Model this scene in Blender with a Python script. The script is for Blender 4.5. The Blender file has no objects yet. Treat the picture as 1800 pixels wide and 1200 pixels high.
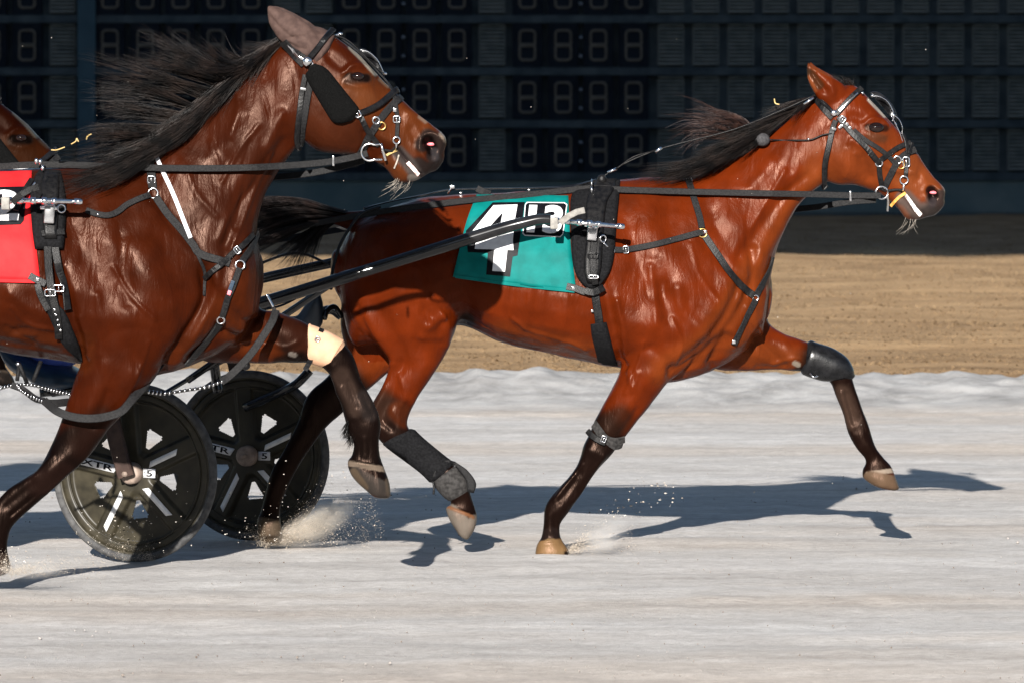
import bpy, bmesh, math, random
import numpy as np
from mathutils import Vector, Matrix, noise
from mathutils.bvhtree import BVHTree

S = bpy.context.scene
R = math.radians
rng = np.random.default_rng(7)
random.seed(7)

# ------------------------------------------------------------------ camera
EYE = 1.9            # camera height, metres
FPX = 9960.0         # focal length in photograph pixels (1800 wide)
HOR = 182.0          # photograph row of the horizon
cam_d = bpy.data.cameras.new("camera")
cam = bpy.data.objects.new("camera", cam_d)
S.collection.objects.link(cam)
cam.location = (0, 0, EYE)
cam.rotation_euler = (R(90), 0, 0)
cam_d.sensor_width = 36.0
cam_d.lens = FPX / 1800 * 36.0
cam_d.shift_y = -(600 - HOR) / 1800
cam_d.clip_start = 0.5
cam_d.clip_end = 3000
cam_d.dof.use_dof = True
cam_d.dof.focus_distance = 23.2
cam_d.dof.aperture_fstop = 9.5
S.camera = cam

# ------------------------------------------------------------------ sky, sun, exposure
SUN_EL, SUN_AZ = 20.5, 8.5     # light travels towards +Y and a little +X
w = bpy.data.worlds.new("World")
S.world = w
w.use_nodes = True
nt = w.node_tree
bg = nt.nodes["Background"]
sky = nt.nodes.new("ShaderNodeTexSky")
sky.sky_type = 'NISHITA'
sky.sun_disc = False
sky.sun_elevation = R(SUN_EL)
sky.sun_rotation = R(180 + SUN_AZ)
nt.links.new(sky.outputs[0], bg.inputs[0])
sky.dust_density = 0.2
sky.air_density = 1.0
bg.inputs[1].default_value = 0.05
sun_d = bpy.data.lights.new("sun", 'SUN')
sun_d.energy = 5.0
sun_d.angle = R(0.5)
sun_d.color = (1.0, 0.95, 0.885)
sun = bpy.data.objects.new("sun", sun_d)
S.collection.objects.link(sun)
_dir = Vector((math.sin(R(SUN_AZ)) * math.cos(R(SUN_EL)), math.cos(R(SUN_AZ)) * math.cos(R(SUN_EL)), -math.sin(R(SUN_EL))))
sun.rotation_euler = _dir.to_track_quat('-Z', 'Y').to_euler()
sun.location = (-10, -40, 30)
S.view_settings.view_transform = 'Standard'
S.view_settings.look = 'None'
S.view_settings.exposure = 1.25
S.view_settings.gamma = 1.0

# ------------------------------------------------------------------ helpers
def P(px, py, D):
    """point that stands D metres away on the line of photograph pixel (px, py)"""
    return Vector(((px - 900) * D / FPX, D, EYE - (py - HOR) * D / FPX))

def link(o, parent=None):
    S.collection.objects.link(o)
    if parent is not None:
        o.parent = parent
    return o

def mesh_obj(name, verts, faces, mat=None, parent=None, smooth=True):
    me = bpy.data.meshes.new(name)
    me.from_pydata([tuple(v) for v in verts], [], faces)
    me.update()
    if smooth and len(me.polygons):
        me.polygons.foreach_set('use_smooth', [True] * len(me.polygons))
    o = bpy.data.objects.new(name, me)
    if mat:
        me.materials.append(mat)
    link(o, parent)
    if parent is not None:      # parts are modelled in place
        o.matrix_parent_inverse = Matrix.Translation(-parent.location)
    return o

def bm_obj(name, bm, mat=None, parent=None, smooth=True):
    me = bpy.data.meshes.new(name)
    bmesh.ops.recalc_face_normals(bm, faces=bm.faces)
    bm.to_mesh(me)
    bm.free()
    if smooth and len(me.polygons):
        me.polygons.foreach_set('use_smooth', [True] * len(me.polygons))
    if mat:
        me.materials.append(mat)
    o = bpy.data.objects.new(name, me)
    link(o, parent)
    if parent is not None:
        o.matrix_parent_inverse = Matrix.Translation(-parent.location)
    return o

def thing(name, loc, label, cat, group=None):
    o = bpy.data.objects.new(name, None)
    o.empty_display_size = 0.1
    o.location = loc
    link(o)
    tag(o, label, cat, group)
    return o

def tag(o, label, cat, group=None, kind=None):
    if label: o['label'] = label
    if cat: o['category'] = cat
    if group: o['group'] = group
    if kind: o['kind'] = kind
    return o

def catmull(pts, n):
    """pts (k, m) array -> smooth resample with n samples per span"""
    p = np.asarray(pts, float)
    if len(p) < 3:
        t = np.linspace(0, 1, n + 1)[:, None]
        return p[0] * (1 - t) + p[-1] * t
    q = np.vstack([2 * p[0] - p[1], p, 2 * p[-1] - p[-2]])
    out = []
    for i in range(1, len(q) - 2):
        for t in np.arange(n) / n:
            a, b, c, d = q[i - 1], q[i], q[i + 1], q[i + 2]
            out.append(0.5 * (2 * b + (c - a) * t + (2 * a - 5 * b + 4 * c - d) * t ** 2 + (3 * b - a - 3 * c + d) * t ** 3))
    out.append(p[-1])
    return np.array(out)

# ---- materials
def new_mat(name):
    m = bpy.data.materials.new(name)
    m.use_nodes = True
    return m, m.node_tree, m.node_tree.nodes["Principled BSDF"]

def nd(t, typ, **kw):
    n = t.nodes.new(typ)
    for k, v in kw.items():
        setattr(n, k, v)
    return n

def mat_noise(name, c1, c2, scale=20, rough=0.6, metal=0.0, bump=0.0, bscale=200, spec=0.22, coat=0.0, stretch=(1, 1, 1), detail=6, sheen=0.0, rvar=0.0, contrast=(0.35, 0.65)):
    m, t, b = new_mat(name)
    tc = nd(t, "ShaderNodeTexCoord")
    mp = nd(t, "ShaderNodeMapping")
    mp.inputs['Scale'].default_value = stretch
    t.links.new(tc.outputs['Object'], mp.inputs[0])
    n = nd(t, "ShaderNodeTexNoise")
    n.inputs['Scale'].default_value = scale
    n.inputs['Detail'].default_value = detail
    t.links.new(mp.outputs[0], n.inputs['Vector'])
    cr = nd(t, "ShaderNodeValToRGB")
    cr.color_ramp.elements[0].position = contrast[0]
    cr.color_ramp.elements[1].position = contrast[1]
    cr.color_ramp.elements[0].color = (*c1, 1)
    cr.color_ramp.elements[1].color = (*c2, 1)
    t.links.new(n.outputs[0], cr.inputs[0])
    t.links.new(cr.outputs[0], b.inputs['Base Color'])
    b.inputs['Roughness'].default_value = rough
    b.inputs['Metallic'].default_value = metal
    b.inputs['Specular IOR Level'].default_value = spec
    b.inputs['Coat Weight'].default_value = coat
    b.inputs['Sheen Weight'].default_value = sheen
    if rvar:
        mr = nd(t, "ShaderNodeMapRange")
        mr.inputs['To Min'].default_value = rough - rvar
        mr.inputs['To Max'].default_value = rough + rvar
        t.links.new(n.outputs[0], mr.inputs[0])
        t.links.new(mr.outputs[0], b.inputs['Roughness'])
    if bump:
        n2 = nd(t, "ShaderNodeTexNoise")
        n2.inputs['Scale'].default_value = bscale
        n2.inputs['Detail'].default_value = 4
        t.links.new(mp.outputs[0], n2.inputs['Vector'])
        bp = nd(t, "ShaderNodeBump")
        bp.inputs['Strength'].default_value = bump
        bp.inputs['Distance'].default_value = 0.004
        t.links.new(n2.outputs[0], bp.inputs['Height'])
        t.links.new(bp.outputs[0], b.inputs['Normal'])
    return m

def coat_mat(name, rough=0.33, depth=0.345, gloss=0.10):
    """glossy summer coat; colour pattern of the animal comes from its own colour attribute"""
    m, t, b = new_mat(name)
    at = nd(t, "ShaderNodeAttribute", attribute_name="coat_colour")
    tc = nd(t, "ShaderNodeTexCoord")
    n = nd(t, "ShaderNodeTexNoise")
    n.inputs['Scale'].default_value = 9
    n.inputs['Detail'].default_value = 8
    t.links.new(tc.outputs['Object'], n.inputs['Vector'])
    mr = nd(t, "ShaderNodeMapRange")
    mr.inputs['From Min'].default_value = 0.3
    mr.inputs['From Max'].default_value = 0.7
    mr.inputs['To Min'].default_value = 0.75 * depth
    mr.inputs['To Max'].default_value = 1.25 * depth
    t.links.new(n.outputs[0], mr.inputs[0])
    mx = nd(t, "ShaderNodeVectorMath", operation='SCALE')
    t.links.new(at.outputs['Color'], mx.inputs[0])
    t.links.new(mr.outputs[0], mx.inputs['Scale'])
    t.links.new(mx.outputs[0], b.inputs['Base Color'])
    # short hair: fine streaks and soft wet-looking patches
    mp = nd(t, "ShaderNodeMapping")
    mp.inputs['Scale'].default_value = (1, 1, 0.28)
    mp.inputs['Rotation'].default_value = (0, R(35), 0)
    t.links.new(tc.outputs['Object'], mp.inputs[0])
    n2 = nd(t, "ShaderNodeTexNoise")
    n2.inputs['Scale'].default_value = 260
    n2.inputs['Detail'].default_value = 3
    t.links.new(mp.outputs[0], n2.inputs['Vector'])
    n3 = nd(t, "ShaderNodeTexNoise")
    n3.inputs['Scale'].default_value = 16
    n3.inputs['Detail'].default_value = 3
    n3.inputs['Distortion'].default_value = 0.6
    t.links.new(mp.outputs[0], n3.inputs['Vector'])
    b1 = nd(t, "ShaderNodeBump")
    b1.inputs['Strength'].default_value = 0.6
    b1.inputs['Distance'].default_value = 0.011
    t.links.new(n3.outputs[0], b1.inputs['Height'])
    b2 = nd(t, "ShaderNodeBump")
    b2.inputs['Strength'].default_value = 0.35
    b2.inputs['Distance'].default_value = 0.002
    t.links.new(n2.outputs[0], b2.inputs['Height'])
    n4 = nd(t, "ShaderNodeTexNoise")
    n4.inputs['Scale'].default_value = 55
    n4.inputs['Detail'].default_value = 4
    n4.inputs['Distortion'].default_value = 0.8
    t.links.new(mp.outputs[0], n4.inputs['Vector'])
    b3 = nd(t, "ShaderNodeBump")
    b3.inputs['Strength'].default_value = 0.32
    b3.inputs['Distance'].default_value = 0.0035
    t.links.new(n4.outputs[0], b3.inputs['Height'])
    t.links.new(b1.outputs[0], b3.inputs['Normal'])
    t.links.new(b3.outputs[0], b2.inputs['Normal'])
    t.links.new(b2.outputs[0], b.inputs['Normal'])
    mr2 = nd(t, "ShaderNodeMapRange")
    mr2.inputs['From Min'].default_value = 0.3
    mr2.inputs['From Max'].default_value = 0.7
    mr2.inputs['To Min'].default_value = rough - 0.08
    mr2.inputs['To Max'].default_value = rough + 0.1
    t.links.new(n3.outputs[0], mr2.inputs[0])
    t.links.new(mr2.outputs[0], b.inputs['Roughness'])
    b.inputs['Specular IOR Level'].default_value = gloss
    b.inputs['Specular Tint'].default_value = (1.0, 0.66, 0.52, 1)
    b.inputs['Sheen Weight'].default_value = 0.0
    b.inputs['Sheen Roughness'].default_value = 0.4
    return m

M = {}
M['coat_red'] = coat_mat('bright_bay_coat')
M['coat_dark'] = coat_mat('dark_bay_coat', 0.33, 0.215, 0.085)
M['coat_brown_shaded'] = coat_mat('shaded_brown_coat', 0.42, 0.06, 0.04)  # brown coat darkened so its colour carries the shade on the half-hidden horse
M['leather'] = mat_noise('black_leather', (.0025, .0025, .003), (.008, .0075, .0075), 60, .42, bump=.3, bscale=300, rvar=.1)
M['webbing'] = mat_noise('grey_webbing', (.005, .005, .0055), (.014, .0135, .014), 150, .55, bump=.4, bscale=600, spec=.14)
M['white_web'] = mat_noise('white_piping', (.55, .55, .58), (.75, .75, .78), 60, .5)
M['rubber'] = mat_noise('black_rubber', (.003, .003, .0035), (.008, .008, .009), 30, .27, bump=.15, bscale=80, rvar=.08, spec=.25)
M['felt'] = mat_noise('black_fleece', (.0015, .0015, .0015), (.005, .005, .005), 250, .95, bump=.8, bscale=350, spec=.06)
M['pad'] = mat_noise('black_saddle_pad', (.0025, .0025, .003), (.008, .008, .009), 120, .8, bump=.5, bscale=500, spec=.1)
M['metal'] = mat_noise('polished_steel', (.62, .62, .64), (.85, .85, .86), 30, .18, metal=1.0)
M['brass'] = mat_noise('old_brass', (.45, .27, .08), (.7, .45, .15), 30, .3, metal=1.0)
M['shaft'] = mat_noise('black_lacquered_tube', (.006, .006, .007), (.012, .012, .013), 20, .2, coat=.4, spec=.3)
M['hair'] = mat_noise('black_horse_hair', (.002, .0016, .0016), (.022, .014, .011), 14, .45, spec=.25, contrast=(.42,.72))
M['hair_red'] = mat_noise('reddish_horse_hair', (.012, .006, .005), (.05, .022, .015), 30, .42, spec=.5)
M['hair_dock'] = mat_noise('dark_tail_hair', (.004, .003, .003), (.02, .011, .009), 14, .48, spec=.22, contrast=(.4,.7))
M['whisker'] = mat_noise('pale_whisker', (.2, .17, .14), (.4, .36, .31), 30, .5)
M['hood'] = mat_noise('mauve_brown_cloth', (.046, .028, .024), (.072, .045, .038), 40, .75, bump=.4, bscale=400, spec=.1)
M['teal'] = mat_noise('teal_nylon', (.0, .10, .092), (.001, .14, .13), 14, .6, bump=.25, bscale=30, spec=.1)
M['red'] = mat_noise('red_nylon', (.44, .011, .014), (.53, .018, .020), 14, .6, bump=.25, bscale=30, spec=.1)
M['print_black'] = mat_noise('black_print', (.002, .002, .003), (.005, .005, .007), 30, .5, spec=.1)
M['print_white'] = mat_noise('white_print', (.55, .55, .56), (.66, .66, .67), 30, .5)
M['beige'] = mat_noise('peach_neoprene', (.42, .245, .15), (.52, .32, .21), 18, .7, bump=.2, bscale=120)
M['greycloth'] = mat_noise('grey_felt', (.013, .012, .0118), (.038, .036, .035), 80, .85, bump=.5, bscale=400)
M['eye'] = mat_noise('dark_eye', (.003, .002, .002), (.010, .004, .003), 60, .05, coat=0.0, spec=.45)
M['pink'] = mat_noise('pink_nostril_lining', (.75, .14, .17), (.85, .22, .24), 80, .35)
M['mouth'] = mat_noise('pink_foamy_gum', (.62, .36, .32), (.85, .72, .68), 90, .3, contrast=(.4, .55))
M['orange'] = mat_noise('orange_tongue_tie', (.5, .20, .03), (.6, .32, .09), 60, .5)
M['straw'] = mat_noise('straw', (.36, .24, .08), (.5, .38, .18), 60, .6)
M['foam'] = mat_noise('white_lip_foam', (.42, .36, .33), (.75, .72, .70), 70, .35, contrast=(.4, .55))
M['grey_ball'] = mat_noise('grey_foam', (.025, .024, .026), (.055, .053, .056), 90, .8, bump=.4, bscale=300)
M['navy'] = mat_noise('dark_navy_vinyl', (.006, .016, .034), (.012, .03, .055), 20, .35, bump=.1)
M['royal'] = mat_noise('royal_blue_cloth', (.10, .16, .60), (.16, .24, .75), 12, .6)
M['dullhub'] = mat_noise('dusty_pink_hub', (.15, .115, .095), (.26, .2, .165), 40, .5)
M['forkbrown'] = mat_noise('dusty_black_fork', (.02, .012, .01), (.05, .03, .024), 25, .5)
M['disc'] = mat_noise('dusty_black_wheel_disc', (.014, .012, .0075), (.034, .029, .018), 14, .42, spec=.3)
M['tyre'] = mat_noise('dusty_grey_tyre', (.035, .035, .036), (.075, .075, .075), 40, .7)
M['print_grey'] = mat_noise('grey_nylon_tie', (.16, .15, .14), (.24, .23, .21), 60, .6)
# ------------------------------------------------------------------ bodies: lofted sections fused into one skin
def loft(stations, D0, V, Fc, nring=28, sub=5):
    """stations: (x1, y1, x2, y2, half_width_m, depth_offset_m, taper, squareness)"""
    st = np.array([list(s) + [0, 0, 2.2][len(s) - 5:] if len(s) < 8 else list(s) for s in stations], float)
    rs = catmull(st, sub)
    rings = []
    for (x1, y1, x2, y2, hw, yc, k, n) in rs:
        D = D0 + yc
        a = P(x1, y1, D); b = P(x2, y2, D)
        c = (a + b) / 2; ax = (a - b) / 2
        ring = []
        for i in range(nring):
            t = 2 * math.pi * i / nring
            ct, s_ = math.cos(t), math.sin(t)
            cc = math.copysign(abs(ct) ** (2 / n), ct); ss = math.copysign(abs(s_) ** (2 / n), s_)
            ring.append(c + ax * cc + Vector((0, hw * (1 + k * ct) * ss, 0)))
        rings.append((ring, c, min(ax.length, hw)))
    full = []
    def cap(first):
        r0, c0, m0 = rings[0] if first else rings[-1]
        c1 = rings[1][1] if first else rings[-2][1]
        d = (c0 - c1).normalized()
        return [([c0 + d * m0 * h + (p - c0) * s for p in r0]) for h, s in ((0.22, .9), (.4, .68), (.5, .35))]
    caps0 = cap(True)[::-1]; caps1 = cap(False)
    full = caps0 + [r[0] for r in rings] + caps1
    base = len(V)
    for r in full:
        V.extend(r)
    nr = nring
    for j in range(len(full) - 1):
        for i in range(nr):
            Fc.append((base + j * nr + i, base + j * nr + (i + 1) % nr, base + (j + 1) * nr + (i + 1) % nr, base + (j + 1) * nr + i))
    Fc.append(tuple(base + i for i in range(nr)))
    e = base + (len(full) - 1) * nr
    Fc.append(tuple(e + nr - 1 - i for i in range(nr)))

def smooth_np(co, edges, it, lam=0.5, mu=-0.52):
    n = len(co)
    i, j = edges[:, 0], edges[:, 1]
    deg = np.bincount(i, minlength=n) + np.bincount(j, minlength=n)
    deg = np.maximum(deg, 1)
    for k in range(it):
        for f in ((lam, mu) if mu else (lam,)):
            av = np.empty_like(co)
            for a in range(3):
                av[:, a] = (np.bincount(i, co[j, a], n) + np.bincount(j, co[i, a], n)) / deg
            co = co + f * (av - co)
    return co

def fuse(name, V, Fc, voxel, plain=6, taubin=8):
    """voxel-fuse the lofted pieces into one continuous skin; returns mesh, coords, edges"""
    me = bpy.data.meshes.new(name + "_raw")
    me.from_pydata([tuple(v) for v in V], [], Fc)
    bm = bmesh.new(); bm.from_mesh(me)
    bmesh.ops.recalc_face_normals(bm, faces=bm.faces)
    bm.to_mesh(me); bm.free()
    o = bpy.data.objects.new(name + "_raw", me)
    link(o)
    md = o.modifiers.new("r", 'REMESH')
    md.mode = 'VOXEL'; md.voxel_size = voxel; md.adaptivity = 0
    dg = bpy.context.evaluated_depsgraph_get()
    ev = o.evaluated_get(dg)
    out = bpy.data.meshes.new_from_object(ev)
    out.name = name
    bpy.data.objects.remove(o); bpy.data.meshes.remove(me)
    n = len(out.vertices)
    co = np.empty(n * 3); out.vertices.foreach_get('co', co); co = co.reshape(-1, 3)
    ed = np.empty(len(out.edges) * 2, int); out.edges.foreach_get('vertices', ed); ed = ed.reshape(-1, 2)
    co = smooth_np(co, ed, plain, .5, 0)
    co = smooth_np(co, ed, taubin)
    return out, co, ed

def set_co(me, co):
    me.vertices.foreach_set('co', co.ravel()); me.update()

def normals(me):
    n = np.empty(len(me.vertices) * 3); me.vertices.foreach_get('normal', n)
    return n.reshape(-1, 3)

def to_px(co):
    return np.stack([900 + co[:, 0] * FPX / co[:, 1], HOR + (EYE - co[:, 2]) * FPX / co[:, 1]], 1)

def poly_dist(px, pts):
    p = np.asarray(pts, float)
    if len(p) == 1:
        return np.hypot(px[:, 0] - p[0, 0], px[:, 1] - p[0, 1])
    d = np.full(len(px), 1e9)
    for a, b in zip(p[:-1], p[1:]):
        ab = b - a
        t = np.clip(((px - a) @ ab) / (ab @ ab + 1e-9), 0, 1)
        q = a + t[:, None] * ab
        d = np.minimum(d, np.hypot(px[:, 0] - q[:, 0], px[:, 1] - q[:, 1]))
    return d

def sculpt(me, co, ed, strokes, D0, lumps=0.0, both=True):
    set_co(me, co)
    nn = normals(me)
    px = to_px(co)
    disp = np.zeros(len(co))
    face_n = np.clip(-nn[:, 1] * 1.6 + 0.15, 0, 1)
    near = co[:, 1] < D0 + 0.3
    for (pts, r, amp) in strokes:
        cp = catmull(pts, 6) if len(pts) > 2 else pts
        d = poly_dist(px, cp)
        disp += amp * (1.0 if amp < -.02 else 1.4) * np.exp(-(d / r) ** 2) * face_n
    if lumps:
        for s_, a_ in ((9.0, 1.0), (19.0, .45)):
            nv = np.array([noise.noise(Vector((c[0] * s_, c[1] * s_, c[2] * s_ * .6))) for c in co])
            disp += nv * lumps * a_
    co = co + nn * disp[:, None]
    co = smooth_np(co, ed, 1, .4, 0)
    co[:, 2] = np.maximum(co[:, 2], .004)      # soles stand flat on the track
    set_co(me, co)
    return co

def paint(me, co, base, strokes):
    """natural coat pattern: (polyline, radius, feather, colour, strength[, dmin, dmax])"""
    px = to_px(co)
    col = np.tile(np.array(base, float), (len(co), 1))
    for s in strokes:
        pts, r, fe, c, st = s[:5]
        d = poly_dist(px, pts)
        m = np.clip((r + fe - d) / max(fe, 1e-3), 0, 1)
        m = m * m * (3 - 2 * m) * st
        if len(s) > 5:
            m = m * ((co[:, 1] > s[5]) & (co[:, 1] < s[6]))
        col = col * (1 - m[:, None]) + np.array(c) * m[:, None]
    red = np.clip((col[:, 0] - .05) / .04, 0, 1) * np.clip((.42 - col[:, 1] / col[:, 0]) / .1, 0, 1)
    col[:, 1] *= 1 - .12 * red; col[:, 2] *= 1 - .42 * red; col[:, 0] *= 1 + .12 * red      # foxy red of a bay coat
    at = me.color_attributes.new("coat_colour", 'FLOAT_COLOR', 'POINT')
    at.data.foreach_set('color', np.hstack([col, np.ones((len(col), 1))]).ravel())

# ------------------------------------------------------------------ straps, tubes, hair
class Surf:
    """a body surface that straps, cloths and buckles are laid on"""
    def __init__(self, objs):
        V = []; F_ = []
        for o in objs:
            b = len(V)
            mw = Matrix.Identity(4)
            V += [v.co.copy() for v in o.data.vertices]
            F_ += [tuple(b + i for i in p.vertices) for p in o.data.polygons]
        self.t = BVHTree.FromPolygons(V, F_)
    def hit(self, px, py, far=None, fb=True):
        r = self._hit(px, py, far)
        if r[0] is None and fb:
            for k in (4, 8, 14, 22, 32):
                for a in range(8):
                    r = self._hit(px + k * math.cos(a * .785), py + k * math.sin(a * .785), far)
                    if r[0] is not None: return r
        return r
    def _hit(self, px, py, far=None):
        eye = Vector((0, 0, EYE))
        d = (P(px, py, 20) - eye).normalized()
        if far is None:
            h = self.t.ray_cast(eye + d * 15, d)
        else:
            h = self.t.ray_cast(eye + d * 40, -d)
        return (h[0], h[1]) if h[0] is not None else (None, None)

def lay(surf, path, step=5.0, D=None, far=None, smooth=3):
    pts = np.asarray(path, float)
    L = np.hypot(*np.diff(pts[:, :2], axis=0).T).sum()
    n = max(2, int(L / step / max(1, len(pts) - 1)))
    q = catmull(pts[:, :2], n) if len(pts) > 2 else np.linspace(pts[0, :2], pts[-1, :2], n + 1)
    Ds = []; Ns = []
    for x, y in q:
        h, nn_ = surf.hit(x, y, far, False) if surf else (None, None)
        Ds.append(h.y if h else np.nan)
        Ns.append(tuple(nn_) if h else (np.nan,) * 3)
    Ds = np.array(Ds); Ns = np.array(Ns)
    ok = ~np.isnan(Ds)
    if ok.sum() == 0:
        Ds[:] = D; Ns[:] = (0, -1, 0)
    else:
        idx = np.arange(len(Ds))
        Ds = np.interp(idx, idx[ok], Ds[ok])
        for a in range(3):
            Ns[:, a] = np.interp(idx, idx[ok], Ns[ok, a])
    for _ in range(smooth):
        if len(Ds) > 2:
            Ds[1:-1] = np.minimum(Ds[1:-1], (Ds[:-2] + 2 * Ds[1:-1] + Ds[2:]) / 4) if far is None else np.maximum(Ds[1:-1], (Ds[:-2] + 2 * Ds[1:-1] + Ds[2:]) / 4)
            Ns[1:-1] = (Ns[:-2] + 2 * Ns[1:-1] + Ns[2:]) / 4
    pos = [P(x, y, d) for (x, y), d in zip(q, Ds)]
    nor = [Vector(n_).normalized() if Vector(n_).length > 1e-4 else Vector((0, -1, 0)) for n_ in Ns]
    return pos, nor

def ribbon_into(bm, pos, nor, width, thick, off):
    k = len(pos)
    prev = None
    for i in range(k):
        t = (pos[min(i + 1, k - 1)] - pos[max(i - 1, 0)])
        t = t.normalized() if t.length > 1e-7 else Vector((1, 0, 0))
        n = nor[i]
        s = t.cross(n)
        s = s.normalized() if s.length > 1e-5 else Vector((0, 0, 1))
        n = s.cross(t).normalized()
        c = pos[i] + n * off
        hw, e = width / 2, thick * .3
        sec = [c - s * hw, c - s * hw + n * (thick - e), c - s * (hw - e) + n * thick, c + s * (hw - e) + n * thick, c + s * hw + n * (thick - e), c + s * hw]
        vs = [bm.verts.new(p) for p in sec]
        if prev:
            for a in range(6):
                bm.faces.new((prev[a], prev[(a + 1) % 6], vs[(a + 1) % 6], vs[a]))
        else:
            bm.faces.new(vs[::-1])
        prev = vs
    bm.faces.new(prev)

def strap(name, surf, path, width, mat, parent, thick=.004, off=.003, D=None, far_too=False, smooth=3, step=5.0):
    bm = bmesh.new()
    pos, nor = lay(surf, path, step, D, None, smooth)
    ribbon_into(bm, pos, nor, width, thick, off)
    o = bm_obj(name, bm, mat, parent, smooth=False)
    if far_too:      # the matching strap on the animal's other side
        bm = bmesh.new()
        pos, nor = lay(surf, path, step, D, True, smooth)
        ribbon_into(bm, pos, nor, width, thick, off)
        bm_obj(name, bm, mat, parent, smooth=False)
    return o

def tube_into(bm, pts, rad, seg=10, closed=False):
    pts = [Vector(p) for p in pts]
    k = len(pts)
    rads = rad if hasattr(rad, '__len__') else [rad] * k
    rings = []
    up = Vector((0, 0, 1))
    pn = None
    for i in range(k):
        if closed:
            t = pts[(i + 1) % k] - pts[i - 1]
        else:
            t = pts[min(i + 1, k - 1)] - pts[max(i - 1, 0)]
        t.normalize()
        if pn is None:
            a = up if abs(t.z) < .9 else Vector((1, 0, 0))
            pn = t.cross(a).normalized()
        n = (pn - t * pn.dot(t)).normalized()
        pn = n
        b = t.cross(n)
        rings.append([bm.verts.new(pts[i] + (n * math.cos(2 * math.pi * j / seg) + b * math.sin(2 * math.pi * j / seg)) * rads[i]) for j in range(seg)])
    m = k if closed else k - 1
    for i in range(m):
        r0, r1 = rings[i], rings[(i + 1) % k]
        for j in range(seg):
            bm.faces.new((r0[j], r0[(j + 1) % seg], r1[(j + 1) % seg], r1[j]))
    if not closed:
        bm.faces.new(rings[0][::-1]); bm.faces.new(rings[-1])

def tube(name, pts, rad, mat, parent, seg=10, sub=6):
    bm = bmesh.new()
    p = catmull([tuple(q) for q in pts], sub) if len(pts) > 2 else [tuple(q) for q in pts]
    tube_into(bm, p, rad, seg)
    return bm_obj(name, bm, mat, parent)

def ring_into(bm, c, r, tr, axis=Vector((0, -1, 0)), sx=1.0, seg=20):
    axis = axis.normalized()
    u = Vector((0, 0, 1)).cross(axis)
    u = u.normalized() if u.length > 1e-3 else Vector((1, 0, 0))
    v = axis.cross(u)
    pts = [c + (u * math.cos(2 * math.pi * i / seg) * sx + v * math.sin(2 * math.pi * i / seg)) * r for i in range(seg)]
    tube_into(bm, pts, tr, 8, closed=True)

def metal_ring(name, surf, px, py, rpx, parent, mat=None, D=None, off=.008, tr=.0035):
    h, n = surf.hit(px, py) if surf else (None, None)
    d = (h.y - off) if h else D
    bm = bmesh.new()
    ax = (n if n else Vector((0, -1, 0)))
    ax = (ax * .6 + Vector((0, -1, 0))).normalized()
    ring_into(bm, P(px, py, d), rpx * d / FPX, tr, ax)
    return bm_obj(name, bm, mat or M['metal'], parent)

def box_into(bm, c, ux, uy, uz, bev=.2):
    """oriented box with half-axes ux, uy, uz and clipped edges"""
    r = bmesh.ops.create_cube(bm, size=2)
    vs = r['verts']
    es = list({e for v in vs for e in v.link_edges})
    rb = bmesh.ops.bevel(bm, geom=es, offset=bev, segments=2, affect='EDGES', profile=.6)
    allv = set(v for v in rb['verts']) | set(v for v in vs if v.is_valid)
    for f in rb['faces']:
        allv.update(f.verts)
    for v in allv:
        v.co = c + ux * v.co.x + uy * v.co.y + uz * v.co.z

def plate(name, surf, px, py, wpx, hpx, ang, parent, mat, thick=.006, off=.006, D=None):
    h, n = surf.hit(px, py) if surf else (None, None)
    d = h.y - off if h else D
    s = d / FPX / 2
    a = R(ang)
    ux = Vector((math.cos(a), 0, math.sin(a))) * wpx * s
    uz = Vector((-math.sin(a), 0, math.cos(a))) * hpx * s
    bm = bmesh.new()
    box_into(bm, P(px, py, d - thick / 2), ux, Vector((0, thick / 2, 0)), uz)
    return bm_obj(name, bm, mat, parent)

def buckle(name, surf, px, py, wpx, hpx, ang, parent, mat=None, off=.009, D=None, tr=.0028):
    """rectangular buckle frame with its tongue"""
    h, n = surf.hit(px, py) if surf else (None, None)
    d = h.y - off if h else D
    s = d / FPX / 2
    a = R(ang)
    ux = Vector((math.cos(a), 0, math.sin(a))) * wpx * s
    uz = Vector((-math.sin(a), 0, math.cos(a))) * hpx * s
    c = P(px, py, d)
    bm = bmesh.new()
    k = .75
    loop = [(-1, -k), (-1, k), (-k, 1), (k, 1), (1, k), (1, -k), (k, -1), (-k, -1)]
    tube_into(bm, [c + ux * x + uz * z for x, z in loop], tr, 8, closed=True)
    tube_into(bm, [c - uz, c + uz], tr * .8, 6)
    return bm_obj(name, bm, mat or M['metal'], parent)

def ball(name, c, r, mat, parent, sc=(1, 1, 1), seg=20):
    bm = bmesh.new()
    bmesh.ops.create_uvsphere(bm, u_segments=seg, v_segments=seg // 2 + 2, radius=1)
    for v in bm.verts:
        v.co = c + Vector((v.co.x * r * sc[0], v.co.y * r * sc[1], v.co.z * r * sc[2]))
    return bm_obj(name, bm, mat, parent)

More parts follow.
